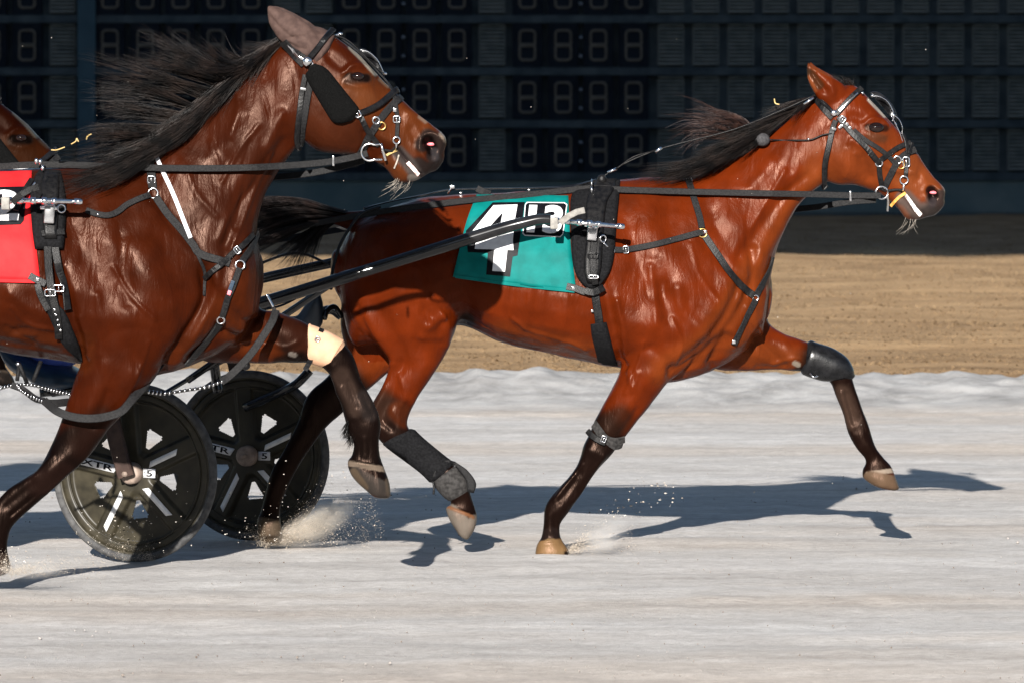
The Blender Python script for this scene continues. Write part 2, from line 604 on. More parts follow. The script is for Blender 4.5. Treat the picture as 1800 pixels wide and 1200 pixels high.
def hair(name, guides, n, rad, mat, parent, jit=6.0, djit=.03, lmin=.6, wav=2.5, seg=9, seed=1):
    """locks of hair combed between neighbouring guide curves [(px, py, D), ...] root to tip"""
    rg = np.random.default_rng(seed)
    G = [catmull(g, 6) for g in guides]
    m = 14
    def rs(c):
        t = np.linspace(0, len(c) - 1, m)
        i = np.arange(len(c))
        return np.stack([np.interp(t, i, c[:, a]) for a in range(3)], 1)
    G = [rs(c) for c in G]
    V = []; Fc = []
    clump = rg.normal(0, 1, (46, 3))
    for s in range(n):
        u = rg.uniform(0, len(G) - 1.001)
        j = int(u); f = u - j
        c = G[j] * (1 - f) + G[j + 1] * f if len(G) > 1 else G[0].copy()
        t = np.linspace(0, 1, m)
        cl = clump[int(u / max(1, len(G) - 1) * 45)]
        L = rg.uniform(lmin, 1.0)
        ii = np.linspace(0, (m - 1) * L, seg)
        c = np.stack([np.interp(ii, np.arange(m), c[:, a]) for a in range(3)], 1)
        tt = np.linspace(0, L, seg)
        o = rg.normal(0, 1, 3) * .34 + cl * 1.0
        ph = rg.uniform(0, 6.28)
        spread = (0.12 + tt ** 1.3)[:, None]
        c[:, :2] += o[:2] * jit * spread
        c[:, 2] += o[2] * djit * (0.25 + tt)
        c[:, 1] += np.sin(tt * 7 + ph) * wav * tt
        c[:, 0] += np.cos(tt * 5 + ph * 2) * wav * .5 * tt
        pts = [P(*q) for q in c]
        r0 = rad * rg.uniform(.6, 1.4)
        b = len(V)
        for i in range(seg):
            tg = (pts[min(i + 1, seg - 1)] - pts[max(i - 1, 0)]).normalized()
            a1 = tg.cross(Vector((0, 1, 0))).normalized()
            a2 = tg.cross(a1)
            r = r0 * (1 - (i / (seg - 1)) ** 1.6 * .88)
            for q in range(3):
                an = 2.094 * q + ph
                V.append(pts[i] + (a1 * math.cos(an) + a2 * math.sin(an)) * r)
        for i in range(seg - 1):
            for q in range(3):
                Fc.append((b + i * 3 + q, b + i * 3 + (q + 1) % 3, b + i * 3 + 3 + (q + 1) % 3, b + i * 3 + 3 + q))
    return mesh_obj(name, V, Fc, mat, parent)

def patch(name, surf, left, right, mat, parent, thick=.01, off=.004, nu=14, nv=24, D=None, edge=0.0, wob=0.0):
    """cloth or pad laid on a surface between two side outlines (pixel polylines, top to bottom)"""
    l = catmull(left, 8); r = catmull(right, 8)
    def at(c, v):
        t = v * (len(c) - 1); i = np.arange(len(c))
        return np.array([np.interp(t, i, c[:, 0]), np.interp(t, i, c[:, 1])])
    Dg = np.full((nv + 1, nu + 1), np.nan); XY = np.zeros((nv + 1, nu + 1, 2))
    for j in range(nv + 1):
        a, b = at(l, j / nv), at(r, j / nv)
        for i in range(nu + 1):
            x, y = a + (b - a) * i / nu
            XY[j, i] = x, y
            h, _ = surf.hit(x, y, None, False)
            if h: Dg[j, i] = h.y
    if np.isnan(Dg).any():
        good = ~np.isnan(Dg)
        fill = Dg[good].mean() if good.any() else D
        for _ in range(30):
            for j in range(nv + 1):
                for i in range(nu + 1):
                    if not good[j, i]:
                        nb = [Dg[jj, ii] for jj, ii in ((j - 1, i), (j + 1, i), (j, i - 1), (j, i + 1)) if 0 <= jj <= nv and 0 <= ii <= nu and not np.isnan(Dg[jj, ii])]
                        if nb: Dg[j, i] = np.mean(nb)
        Dg[np.isnan(Dg)] = fill
    for _ in range(2):
        s = Dg.copy()
        s[1:-1, 1:-1] = (Dg[:-2, 1:-1] + Dg[2:, 1:-1] + Dg[1:-1, :-2] + Dg[1:-1, 2:]) / 4
        Dg = np.minimum(Dg, s)
    V = []; Fc = []
    W = nu + 1
    for lay_ in (0, 1):
        for j in range(nv + 1):
            for i in range(nu + 1):
                x, y = XY[j, i]
                e = min(i, nu - i, nv - j, j + 2)
                th = thick * (1 if e > 0 else .35)
                wv = wob * noise.noise(Vector((x * .03, y * .03, 3.3))) * (j / nv)
                V.append(P(x, y, Dg[j, i] - off - abs(wv) - (th if lay_ == 0 else 0)))
    nb = (nv + 1) * W
    for j in range(nv):
        for i in range(nu):
            a = j * W + i
            Fc.append((a, a + W, a + W + 1, a + 1))
            Fc.append((nb + a, nb + a + 1, nb + a + W + 1, nb + a + W))
    for j in range(nv):
        a = j * W
        Fc.append((a, nb + a, nb + a + W, a + W))
        a = j * W + nu
        Fc.append((a, a + W, nb + a + W, nb + a))
    for i in range(nu):
        a = i
        Fc.append((a, a + 1, nb + a + 1, nb + a))
        a = nv * W + i
        Fc.append((a, nb + a, nb + a + 1, a + 1))
    return mesh_obj(name, V, Fc, mat, parent)

def on_surface(name, polys, surf, mat, parent, off, thick=.0012, cell=5.0, holes=None):
    """flat printed shape (pixel polygon) laid on a surface"""
    bm = bmesh.new()
    for pl in polys:
        vs = [bm.verts.new((x, y, 0)) for x, y in pl]
        bm.faces.new(vs)
    bm.normal_update()
    bmesh.ops.triangulate(bm, faces=bm.faces[:], ngon_method='EAR_CLIP')
    return _project(name, bm, surf, mat, parent, off, thick, cell)

def _project(name, bm, surf, mat, parent, off, thick, cell):
    for _ in range(6):
        long_ = [e for e in bm.edges if e.calc_length() > cell * 1.6]
        if not long_: break
        bmesh.ops.subdivide_edges(bm, edges=long_, cuts=1)
        bmesh.ops.triangulate(bm, faces=[f for f in bm.faces if len(f.verts) > 3])
    last = None
    for v in bm.verts:
        h, _ = surf.hit(v.co.x, v.co.y)
        d = h.y if h else last
        if d is None: d = 23.7
        last = d
        v.co = P(v.co.x, v.co.y, d - off)
    for f in list(bm.faces):
        if f.normal.y > 0: f.normal_flip()
    ex = bmesh.ops.extrude_face_region(bm, geom=bm.faces[:])
    for g in ex['geom']:
        if isinstance(g, bmesh.types.BMVert):
            g.co.y -= thick
    return bm_obj(name, bm, mat, parent, smooth=False)

def text_mesh(body, bold=.03):
    cu = bpy.data.curves.new("t", 'FONT')
    cu.body = body; cu.offset = bold; cu.resolution_u = 4
    o = bpy.data.objects.new("t", cu); link(o)
    me = bpy.data.meshes.new_from_object(o.evaluated_get(bpy.context.evaluated_depsgraph_get()))
    bpy.data.objects.remove(o); bpy.data.curves.remove(cu)
    bm = bmesh.new(); bm.from_mesh(me); bpy.data.meshes.remove(me)
    bmesh.ops.triangulate(bm, faces=bm.faces[:])
    xs = [v.co.x for v in bm.verts]; ys = [v.co.y for v in bm.verts]
    x0, x1, y0, y1 = min(xs), max(xs), min(ys), max(ys)
    for v in bm.verts:
        v.co = ((v.co.x - x0) / (x1 - x0), (v.co.y - y0) / (y1 - y0), 0)
    return bm

def text_on(name, body, quad, surf, mat, parent, off, bold=.03, thick=.0012):
    """lettering fitted into a pixel quad: bottom-left, bottom-right, top-right, top-left"""
    bm = text_mesh(body, bold)
    bl, br, tr, tl = [Vector(q) for q in quad]
    for v in bm.verts:
        x, y = v.co.x, v.co.y
        p = bl * (1 - x) * (1 - y) + br * x * (1 - y) + tr * x * y + tl * (1 - x) * y
        v.co = (p.x, p.y, 0)
    return _project(name, bm, surf, mat, parent, off, thick, 4.0)
# ------------------------------------------------------------------ the setting
def ground_mat(name, kind):
    m, t, b = new_mat(name)
    tc = nd(t, "ShaderNodeTexCoord")
    def noise_(scale, st, detail=6, dist=0.0, rough=.55):
        mp = nd(t, "ShaderNodeMapping"); mp.inputs['Scale'].default_value = st
        t.links.new(tc.outputs['Object'], mp.inputs[0])
        n = nd(t, "ShaderNodeTexNoise")
        n.inputs['Scale'].default_value = scale; n.inputs['Detail'].default_value = detail
        n.inputs['Distortion'].default_value = dist; n.inputs['Roughness'].default_value = rough
        t.links.new(mp.outputs[0], n.inputs['Vector'])
        return n.outputs[0]
    def ramp(src, stops):
        cr = nd(t, "ShaderNodeValToRGB")
        e = cr.color_ramp.elements
        while len(e) < len(stops): e.new(.5)
        for q, (p, c) in zip(e, stops):
            q.position = p; q.color = (*c, 1)
        t.links.new(src, cr.inputs[0])
        return cr.outputs[0]
    def mix(a, c, fac, mode='MIX'):
        x = nd(t, "ShaderNodeMix", data_type='RGBA', blend_type=mode)
        if isinstance(fac, float): x.inputs[0].default_value = fac
        else: t.links.new(fac, x.inputs[0])
        t.links.new(a, x.inputs[6])
        if isinstance(c, tuple): x.inputs[7].default_value = (*c, 1)
        else: t.links.new(c, x.inputs[7])
        return x.outputs[2]
    if kind == 'track':
        base = ramp(noise_(1.2, (.16, 1.0, 1), 8), [(.32, (.47, .45, .43)), (.55, (.54, .525, .51)), (.72, (.58, .57, .56))])
        rut = ramp(noise_(2.2, (.10, 2.3, 1), 7, .3), [(.38, (.36, .34, .32)), (.56, (1, 1, 1))])
        c = mix(base, rut, .16, 'MULTIPLY')
        mot = ramp(noise_(5.5, (.55, 1, 1), 6, .3), [(.36, (.80, .785, .775)), (.62, (1.03, 1.03, 1.03))])
        c = mix(c, mot, .6, 'MULTIPLY')
        tan = ramp(noise_(.5, (.25, 1, 1), 4), [(.48, (1, 1, 1)), (.66, (1.0, .91, .82))])
        c = mix(c, tan, .8, 'MULTIPLY')
        fine = ramp(noise_(42, (.4, 1, 1), 8, rough=.8), [(.34, (.62, .60, .58)), (.60, (1.06, 1.06, 1.06))])
        c = mix(c, fine, .8, 'MULTIPLY')
        sep = nd(t, "ShaderNodeSeparateXYZ"); t.links.new(tc.outputs['Object'], sep.inputs[0])
        mrb = nd(t, "ShaderNodeMapRange"); mrb.inputs['From Min'].default_value = 34.6; mrb.inputs['From Max'].default_value = 35.4
        t.links.new(sep.outputs['Y'], mrb.inputs[0])
        loose = ramp(noise_(2.4, (1, 1, 1), 8, .4, .7), [(.34, (.20, .195, .19)), (.6, (.36, .355, .35))])
        c = mix(c, loose, mrb.outputs[0])
        t.links.new(c, b.inputs['Base Color'])
        b.inputs['Roughness'].default_value = .95
        b.inputs['Specular IOR Level'].default_value = .15
        h1 = noise_(55, (.7, 1, 1), 6, rough=.7); h2 = noise_(3.0, (.15, 2.0, 1), 5)
        d1, d2 = .010, .006
    else:
        c = ramp(noise_(1.1, (.35, 1, 1), 8, .4), [(.30, (0.206, 0.130, 0.070)), (.46, (0.299, 0.197, 0.108)), (.62, (0.379, 0.253, 0.140)), (.78, (0.293, 0.202, 0.105))])
        f = ramp(noise_(14, (.5, 1, 1), 5, rough=.7), [(.3, (.78, .76, .7)), (.65, (1.06, 1.05, 1.03))])
        c = mix(c, f, .8, 'MULTIPLY')
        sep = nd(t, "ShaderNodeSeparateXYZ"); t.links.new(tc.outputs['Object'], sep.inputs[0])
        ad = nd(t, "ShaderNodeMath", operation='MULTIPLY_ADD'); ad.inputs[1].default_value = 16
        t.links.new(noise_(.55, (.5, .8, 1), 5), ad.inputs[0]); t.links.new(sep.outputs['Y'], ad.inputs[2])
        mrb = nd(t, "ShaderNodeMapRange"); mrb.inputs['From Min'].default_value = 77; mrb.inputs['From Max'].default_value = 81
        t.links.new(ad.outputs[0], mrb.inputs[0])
        shade_brown = ramp(noise_(2.0, (.5, 1, 1), 6), [(.35, (.12, .07, .035)), (.65, (.24, .155, .09))])  # shaded far turf: its dark brown tone is painted into the colour
        c = mix(c, shade_brown, mrb.outputs[0])
        t.links.new(c, b.inputs['Base Color'])
        b.inputs['Roughness'].default_value = 1
        b.inputs['Specular IOR Level'].default_value = .1
        h1 = noise_(24, (.6, 1, 1), 6); h2 = noise_(2.5, (.5, 1, 1), 4)
        d1, d2 = .05, .12
    b1 = nd(t, "ShaderNodeBump"); b1.inputs['Strength'].default_value = .6; b1.inputs['Distance'].default_value = d2
    t.links.new(h2, b1.inputs['Height'])
    b2 = nd(t, "ShaderNodeBump"); b2.inputs['Strength'].default_value = .7; b2.inputs['Distance'].default_value = d1
    t.links.new(h1, b2.inputs['Height']); t.links.new(b1.outputs[0], b2.inputs['Normal'])
    t.links.new(b2.outputs[0], b.inputs['Normal'])
    return m

def nz(x, y, z=0.0):
    return noise.noise(Vector((x, y, z)))

def build_track():
    xs = [-400, -120, -40, -14, -7] + list(np.arange(-5, 5.01, .045)) + [7, 14, 40, 120, 400]
    ys = [-120, -30, 0, 10, 14] + list(np.arange(16, 34.4, .12)) + list(np.arange(34.4, 37.9, .05))
    V = []; Fc = []
    for y in ys:
        for x in xs:
            z = .010 * nz(x * .6, y * 2.2) + .005 * nz(x * 3, y * 9, 4)
            if abs(x) < 6: z += .010 * max(0, nz(x * 4.5, y * 4.5, 6)) + .006 * nz(x * 9, y * 3.3, 2)
            if y > 34.4:
                c = 36.45 + .18 * nz(x * 1.1, 7.7)
                wd = .95 if y < c else .5
                h = .17 + .045 * nz(x * 2.3, 1.2) + .03 * nz(x * 6.5, 3.2)
                z += h * math.exp(-((y - c) / wd) ** 2) + .028 * nz(x * 7, y * 7, 9) * math.exp(-((y - c) / .9) ** 2)
            V.append((x, y, z))
    W = len(xs)
    for j in range(len(ys) - 1):
        for i in range(W - 1):
            a = j * W + i
            Fc.append((a, a + 1, a + W + 1, a + W))
    o = mesh_obj('track', V, Fc, ground_mat('limestone_track', 'track'))
    o['kind'] = 'structure'
    return o

def build_infield():
    xs = [-900, -200, -60, -20] + list(np.arange(-11, 11.01, .22)) + [20, 60, 200, 900]
    ys = list(np.arange(37.5, 98, .3)) + [110, 150, 250, 500, 1200]
    V = []; Fc = []
    for y in ys:
        for x in xs:
            V.append((x, y, .02 + .045 * nz(x * .5, y * .5, 2) + .03 * nz(x * 1.7, y * 1.7, 5)))
    W = len(xs)
    for j in range(len(ys) - 1):
        for i in range(W - 1):
            a = j * W + i
            Fc.append((a, a + 1, a + W + 1, a + W))
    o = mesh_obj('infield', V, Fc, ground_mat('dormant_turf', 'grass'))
    o['kind'] = 'structure'
    return o

def build_grass():
    rg = np.random.default_rng(3)
    n = 60000
    V = []; Fc = []
    ys = 37.4 + (rg.random(n) ** 1.5) * 52
    for y in ys:
        hwid = y * 950 / FPX + .4
        x = rg.uniform(-hwid, hwid)
        if nz(x * .9, y * .9, 8) < -.25 and rg.random() < .7: continue
        h = rg.uniform(.010, .024) * (1 + .5 * nz(x * .7, y * .7, 1))
        wd = rg.uniform(.008, .018); a = rg.uniform(0, 3.14)
        dx, dy = math.cos(a) * wd, math.sin(a) * wd
        lx, ly = rg.normal(0, .03, 2)
        z = .02 + .045 * nz(x * .5, y * .5, 2) + .03 * nz(x * 1.7, y * 1.7, 5) - .006
        b = len(V)
        V += [(x - dx, y - dy, z), (x + dx, y + dy, z), (x + lx, y + ly, z + h)]
        Fc.append((b, b + 1, b + 2))
    m = mat_noise('dry_grass_blades', (.125, .082, .045), (.175, .118, .065), 1.2, .9, spec=.15, contrast=(.35, .6))
    o = mesh_obj('grass', V, Fc, m, smooth=False)
    tag(o, 'short dry tan grass of the infield beyond the track edge', 'grass', None, 'stuff')

BD = 95.6     # distance of the tote board
def build_board():
    s = BD / FPX
    frame_m = mat_noise('dark_navy_board_frame', (.014, .022, .030), (.034, .046, .056), 3, .8, spec=.15, stretch=(1, 1, 1))
    base_m = mat_noise('dark_teal_board_base', (.040, .064, .074), (.072, .092, .098), 1.5, .8, spec=.15)
    mod_m = mat_noise('black_display_face', (0.0036, 0.0054, 0.0090), (0.0060, 0.0090, 0.0150), 6, .9, spec=.08)
    dig_m = mat_noise('unlit_grey_segments', (.055, .05, .045), (.08, .073, .066), 9, .8, spec=.1)
    louv_m = mat_noise('dark_grey_louvre', (.07, .083, .088), (.12, .134, .14), 5, .8, spec=.1)
    lamp_m = mat_noise('pale_lens', (.08, .10, .14), (.14, .16, .2), 9, .3)
    t = thing('tote_board', P(900, 380, BD), 'long dark tote board of unlit eights and louvred cells beyond the infield grass', 'scoreboard')
    y0 = BD
    def wx(px): return (px - 900) * s
    def wz(py): return EYE - (py - HOR) * s
    def bx(bm, x0, x1, ya, yb, z0, z1, bev=0.0):
        box_into(bm, Vector(((x0 + x1) / 2, (ya + yb) / 2, (z0 + z1) / 2)), Vector(((x1 - x0) / 2, 0, 0)), Vector((0, (yb - ya) / 2, 0)), Vector((0, 0, (z1 - z0) / 2)), .12)
    # backing wall and foot
    bm = bmesh.new(); bx(bm, wx(-1600), wx(3400), y0 + .25, y0 + .9, wz(312), wz(-200))
    bm_obj('backing', bm, frame_m, t, smooth=False)
    bm = bmesh.new(); bx(bm, wx(-1600), wx(3400), y0 + .10, y0 + .9, -.2, wz(313))
    bm_obj('base_wall', bm, base_m, t, smooth=False)
    bm = bmesh.new(); bx(bm, wx(-1600), wx(3400), y0 - .5, y0 + .097, -.2, wz(374))
    bm_obj('plinth', bm, mat_noise('weathered_kerb', (.025, .032, .036), (.04, .048, .05), 2, .8), t, smooth=False)
    rows = [265, 172, 80, -12]
    # horizontal rails between rows, vertical posts
    for py in (311, 218.5, 126, 34, -58):
        bm = bmesh.new(); bx(bm, wx(-1600), wx(3400), y0 + .05, y0 + .27, wz(py + 7), wz(py - 7))
        bm_obj('rail', bm, frame_m, t, smooth=False)
    for px in (152,):
        bm = bmesh.new(); bx(bm, wx(px - 16), wx(px + 16), y0 - .02, y0 + .3, wz(312), wz(-200))
        bm_obj('post', bm, mat_noise('blue_grey_post', (0.0150, 0.0360, 0.0540), (0.0225, 0.0480, 0.0690), 3, .7, spec=.15), t, smooth=False)
    digits = [-77, -15, 47, 193, 255, 317, 379, 441, 617, 679, 741, 803, 927, 990, 1052, 1114]
    louvres = [109, 503, 560, 865] + [1180 + 61.6 * k for k in range(0, 12)]
    # one digit module, one louvre module; the rest are copies
    bmm = bmesh.new()
    bx(bmm, -26.5 * s, 26.5 * s, .06, .24, -39 * s, 39 * s)
    bmd = bmesh.new()
    rw, rh, rc = 13.5 * s, 12.4 * s, 6.5 * s
    for zc in (rh + 1.3 * s, -rh - 1.3 * s):
        loop = []
        for (sx, sz, a0) in ((1, 1, 0), (-1, 1, 90), (-1, -1, 180), (1, -1, 270)):
            k_ = .35 if sz * zc < 0 else 1.0
            for q in range(5):
                a_ = R(a0 + q * 22.5)
                loop.append(Vector((sx * (rw - rc * k_) + rc * k_ * math.cos(a_), .052, zc + sz * (rh - rc * k_) + rc * k_ * math.sin(a_))))
        tube_into(bmd, loop, 2.5 * s, 6, closed=True)
    mod = bm_obj('digit_module', bmm, mod_m, t, smooth=False)
    dig = bm_obj('digit', bmd, dig_m, None, smooth=False); dig.parent = mod
    bml = bmesh.new()
    bx(bml, -23.5 * s, 23.5 * s, .20, .24, -37 * s, 37 * s)
    for k in range(11):
        z = (-34 + k * 6.8) * s
        box_into(bml, Vector((0, .15, z)), Vector((21.5 * s, 0, 0)), Vector((0, .045, -.018)), Vector((0, .004, .011)), .1)
    lou = bm_obj('louvre_panel', bml, louv_m, t, smooth=False)
    first = {'d': True, 'l': True}
    for py in rows:
        for px in digits:
            if first['d']:
                o = mod; first['d'] = False
            else:
                o = mod.copy(); link(o); o.parent = t
                d = dig.copy(); link(d); d.parent = o
            o.matrix_parent_inverse = Matrix.Identity(4)
            o.location = Vector((wx(px), y0, wz(py))) - t.location
        for px in louvres:
            if first['l']:
                o = lou; first['l'] = False
            else:
                o = lou.copy(); link(o); o.parent = t
            o.matrix_parent_inverse = Matrix.Identity(4)
            o.location = Vector((wx(px), y0, wz(py))) - t.location
        for px in (709, 1021):
            for q in (-60, -27):
                bm = bmesh.new()
                bmesh.ops.create_uvsphere(bm, u_segments=10, v_segments=8, radius=.028)
                for v in bm.verts: v.co += Vector((wx(px), y0 + .03, wz(py + q + 46)))
                bm_obj('lamp', bm, lamp_m, t)

def build_shade_stand():
    """unseen stand added behind the camera to shade the tote board and cut skylight"""
    con = mat_noise('grey_concrete', (.28, .27, .26), (.36, .35, .33), 2, .8)
    steel = mat_noise('painted_steel', (.30, .32, .34), (.38, .40, .42), 2, .5)
    t = thing('added_shade_stand', (-12, -20, 0), 'tall stand added unseen behind the camera to keep the tote board shaded', 'added_shade_stand')
    bm = bmesh.new()
    box_into(bm, Vector((-14, -12.5, 38.2)), Vector((44, 0, 0)), Vector((0, 17.5, 0)), Vector((0, 0, .5)), .05)
    bm_obj('shade_roof', bm, steel, t, smooth=False)
    for x in (-56, 28):
        for y in (-29, -14):
            bm = bmesh.new()
            box_into(bm, Vector((x, y, 18.8)), Vector((.5, 0, 0)), Vector((0, .5, 0)), Vector((0, 0, 18.9)), .1)
            bm_obj('column', bm, con, t, smooth=False)
    V = []; Fc = []
    prof = [(-7.0, 0.0)]
    for k in range(24):
        prof += [(-7.0 - k * .95, .45 * (k + 1)), (-7.0 - (k + 1) * .95, .45 * (k + 1))]
    prof += [(-30.6, 10.8), (-30.6, 0)]
    for x in (-110, 110):
        V += [(x, y, z) for y, z in prof]
    n = len(prof)
    for i in range(n - 1): Fc.append((i, i + 1, n + i + 1, n + i))
    mesh_obj('sky_block_tier', V, Fc, mat_noise('dark_sky_block', (.05, .05, .055), (.12, .11, .11), .8, .8), t, smooth=False)  # stepped tier added out of view to block low skylight

def build_grit():
    rg = np.random.default_rng(5)
    bm = bmesh.new()
    for _ in range(900):
        y = 17.2 + rg.random() ** 1.3 * 12
        hw = y * 920 / FPX
        x = rg.uniform(-hw, hw)
        r = rg.uniform(.0012, .0035) * (2.2 if rg.random() < .04 else 1)
        q = bmesh.ops.create_icosphere(bm, subdivisions=1, radius=r)
        for v in q['verts']:
            v.co = Vector((x, y, .004)) + v.co * rg.uniform(.6, 1.3)
            v.co.z += .2 * r
    m = mat_noise('pale_and_brown_grit', (.12, .09, .065), (.34, .32, .30), 1.5, .9)
    o = bm_obj('track_grit', bm, m)
    tag(o, 'loose crumbs of stone dust lying over the pale track', 'grit', None, 'stuff')

def build_dust():
    """plumes thrown up by the hooves: flying crumbs and fine dust in the air"""
    rg = np.random.default_rng(11)
    bm = bmesh.new()
    def spray(px0, py0, px1, py1, D, n, rmin, rmax, spread, pw=1.0):
        for _ in range(n):
            u = rg.random() ** pw
            x = px0 + (px1 - px0) * u + rg.normal(0, spread * (.3 + u))
            y = py0 + (py1 - py0) * u + rg.normal(0, spread * (.3 + u) * .7)
            d = D + rg.normal(0, .18)
            p = P(x, y, d)
            if p.z < .004: p.z = .004 + rg.random() * .03
            r = rg.uniform(rmin, rmax)
            q = bmesh.ops.create_icosphere(bm, subdivisions=1, radius=r)
            sc = Vector((rg.uniform(.7, 2.2), 1, rg.uniform(.6, 1.2)))
            for v in q['verts']:
                v.co = p + Vector((v.co.x * sc.x, v.co.y, v.co.z * sc.z)) * rg.uniform(.75, 1.25)
    spray(480, 955, 650, 870, 24.2, 90, .0012, .0026, 22)
    spray(480, 950, 560, 900, 24.2, 160, .0008, .0022, 18)
    spray(1000, 955, 1100, 900, 23.95, 40, .001, .002, 18)
    spray(1060, 900, 1180, 865, 24.3, 60, .001, .004, 20)
    spray(150, 950, 300, 900, 23.2, 90, .001, .003, 45)
    spray(0, 1000, 40, 980, 22.0, 80, .0008, .003, 14)
    spray(400, 940, 560, 860, 23.6, 60, .0008, .0024, 50)
    for _ in range(60):
        x, y = rg.uniform(0, 1700), rg.uniform(60, 950)
        p = P(x, y, rg.uniform(21.8, 24.4))
        q = bmesh.ops.create_icosphere(bm, subdivisions=1, radius=rg.uniform(.001, .0024))
        for v in q['verts']: v.co = p + v.co * rg.uniform(.7, 1.3)
    # fine spray: jets of powder fanning out from the hoof
    V = []; Fc = []
    def fan(px, py, D, n, a0, a1, L, jets, rmin, rmax, wid=.10):
        ja = [(rg.uniform(a0, a1), rg.uniform(.45, 1.0), rg.normal(0, .10)) for _ in range(jets)]
        for _ in range(n):
            a, l, dd = ja[rg.integers(jets)]
            u = min(1.0, rg.exponential(.36))
            a += rg.normal(0, wid * (.4 + u))
            r_ = u * l * L
            x = px + math.cos(a) * r_ + rg.normal(0, 5); y = py - math.sin(a) * r_ * .85 + rg.normal(0, 4) + 10 * u * u
            p = P(x, y, D + dd * u + rg.normal(0, .03 + .07 * u))
            if p.z < .003: p.z = .003 + rg.random() * .012
            r = rg.uniform(rmin, rmax) * (1 if rg.random() > .03 else 2.2)
            b = len(V); q = rg.normal(0, 1, (4, 3)); q /= np.linalg.norm(q, axis=1)[:, None]
            V.extend([p + Vector(k) * r for k in q])
            Fc.extend([(b, b + 1, b + 2), (b, b + 2, b + 3), (b, b + 3, b + 1), (b + 1, b + 3, b + 2)])
    fan(478, 952, 24.18, 15000, R(6), R(50), 215, 17, .0009, .0022, .07)
    fan(470, 955, 24.15, 2500, R(100), R(170), 70, 6, .0009, .0022, .12)
    fan(1000, 968, 23.88, 4200, R(8), R(52), 125, 9, .0008, .0019, .09)
    fan(18, 1005, 22.0, 3800, R(0), R(30), 200, 9, .0008, .0018, .07)
    fan(10, 1003, 22.0, 900, R(60), R(170), 60, 5, .0008, .0022, .15)
    fan(270, 984, 23.45, 1800, R(100), R(178), 190, 9, .0008, .002, .08)
    fine = mesh_obj('dust_spray', V, Fc, mat_noise('tan_dust_powder', (.34, .29, .235), (.46, .40, .33), 6, .95, spec=.05), smooth=False)
    tag(fine, 'fans of fine tan dust sprayed up from the striking hooves', 'dust', None, 'stuff')
    m = mat_noise('pale_stone_dust_crumbs', (.22, .18, .14), (.5, .47, .43), 30, .9)
    o = bm_obj('flying_dirt', bm, m)
    tag(o, 'small pale crumbs of dirt thrown up by hooves and wheels', 'dirt', None, 'stuff')
    # fine dust
    def puff(label, lobes, D, dens, col, ang):
        bm = bmesh.new()
        for (px, py, rx, rz, ry) in lobes:
            q = bmesh.ops.create_icosphere(bm, subdivisions=3, radius=1)
            c = P(px, py, D)
            k = D / FPX
            for v in q['verts']:
                g = 1 + .3 * noise.noise(v.co * 1.7 + Vector((px, py, 0)) * .01)
                q_ = Vector((v.co.x * rx * k * g, v.co.y * ry * g, v.co.z * rz * k * g))
                ca, sa = math.cos(R(ang)), math.sin(R(ang))
                v.co = c + Vector((q_.x * ca - q_.z * sa, q_.y, q_.x * sa + q_.z * ca))
                v.co.z = max(v.co.z, .015)
        o = bm_obj('dust_cloud', bm, None)
        m = bpy.data.materials.new('fine_dust'); m.use_nodes = True
        t = m.node_tree
        t.nodes.remove(t.nodes['Principled BSDF'])
        out = t.nodes['Material Output']
        pv = nd(t, "ShaderNodeVolumePrincipled")
        pv.inputs['Color'].default_value = (*col, 1)
        pv.inputs['Anisotropy'].default_value = .2
        tc = nd(t, "ShaderNodeTexCoord")
        n = nd(t, "ShaderNodeTexNoise"); n.inputs['Scale'].default_value = 11; n.inputs['Detail'].default_value = 9; n.inputs['Distortion'].default_value = .5
        n.inputs['Roughness'].default_value = .65
        mp = nd(t, "ShaderNodeMapping"); mp.inputs['Rotation'].default_value = (0, R(ang), 0); mp.inputs['Scale'].default_value = (.28, 1, 1.25)
        t.links.new(tc.outputs['Object'], mp.inputs[0]); t.links.new(mp.outputs[0], n.inputs['Vector'])
        mr = nd(t, "ShaderNodeMapRange"); mr.inputs['From Min'].default_value = .46; mr.inputs['From Max'].default_value = .70
        mr.inputs['To Max'].default_value = dens
        t.links.new(n.outputs[0], mr.inputs[0])
        # thins out towards the rim of each plume
        pc = P(lobes[0][0], lobes[0][1], D)
        sub = nd(t, "ShaderNodeVectorMath", operation='SUBTRACT'); sub.inputs[1].default_value = pc
        t.links.new(tc.outputs['Object'], sub.inputs[0])
        k = D / FPX
        scv = nd(t, "ShaderNodeVectorMath", operation='MULTIPLY'); scv.inputs[1].default_value = (1 / (lobes[0][2] * k), 1 / lobes[0][4], 1 / (lobes[0][3] * k))
        rot = nd(t, "ShaderNodeMapping"); rot.inputs['Rotation'].default_value = (0, R(ang), 0)
        t.links.new(sub.outputs[0], rot.inputs[0]); t.links.new(rot.outputs[0], scv.inputs[0])
        ln = nd(t, "ShaderNodeVectorMath", operation='LENGTH'); t.links.new(scv.outputs[0], ln.inputs[0])
        fr = nd(t, "ShaderNodeMapRange"); fr.inputs['From Min'].default_value = .92; fr.inputs['From Max'].default_value = .0; fr.interpolation_type = 'SMOOTHERSTEP'
        t.links.new(ln.outputs['Value'], fr.inputs[0])
        mu = nd(t, "ShaderNodeMath", operation='MULTIPLY')
        t.links.new(mr.outputs[0], mu.inputs[0]); t.links.new(fr.outputs[0], mu.inputs[1])
        t.links.new(mu.outputs[0], pv.inputs['Density'])
        t.links.new(pv.outputs[0], out.inputs['Volume'])
        o.data.materials.append(m)
        tag(o, label, 'dust', None, 'stuff')
    puff('plume of tan dust behind the hind hoof beside the wheel', [(548, 925, 125, 44, .3)], 24.15, 26, (.97, .90, .80), 32)
    puff('low puff of grey dust in front of the planted foreleg', [(1058, 950, 75, 38, .3)], 23.95, 16, (.96, .93, .9), 35)
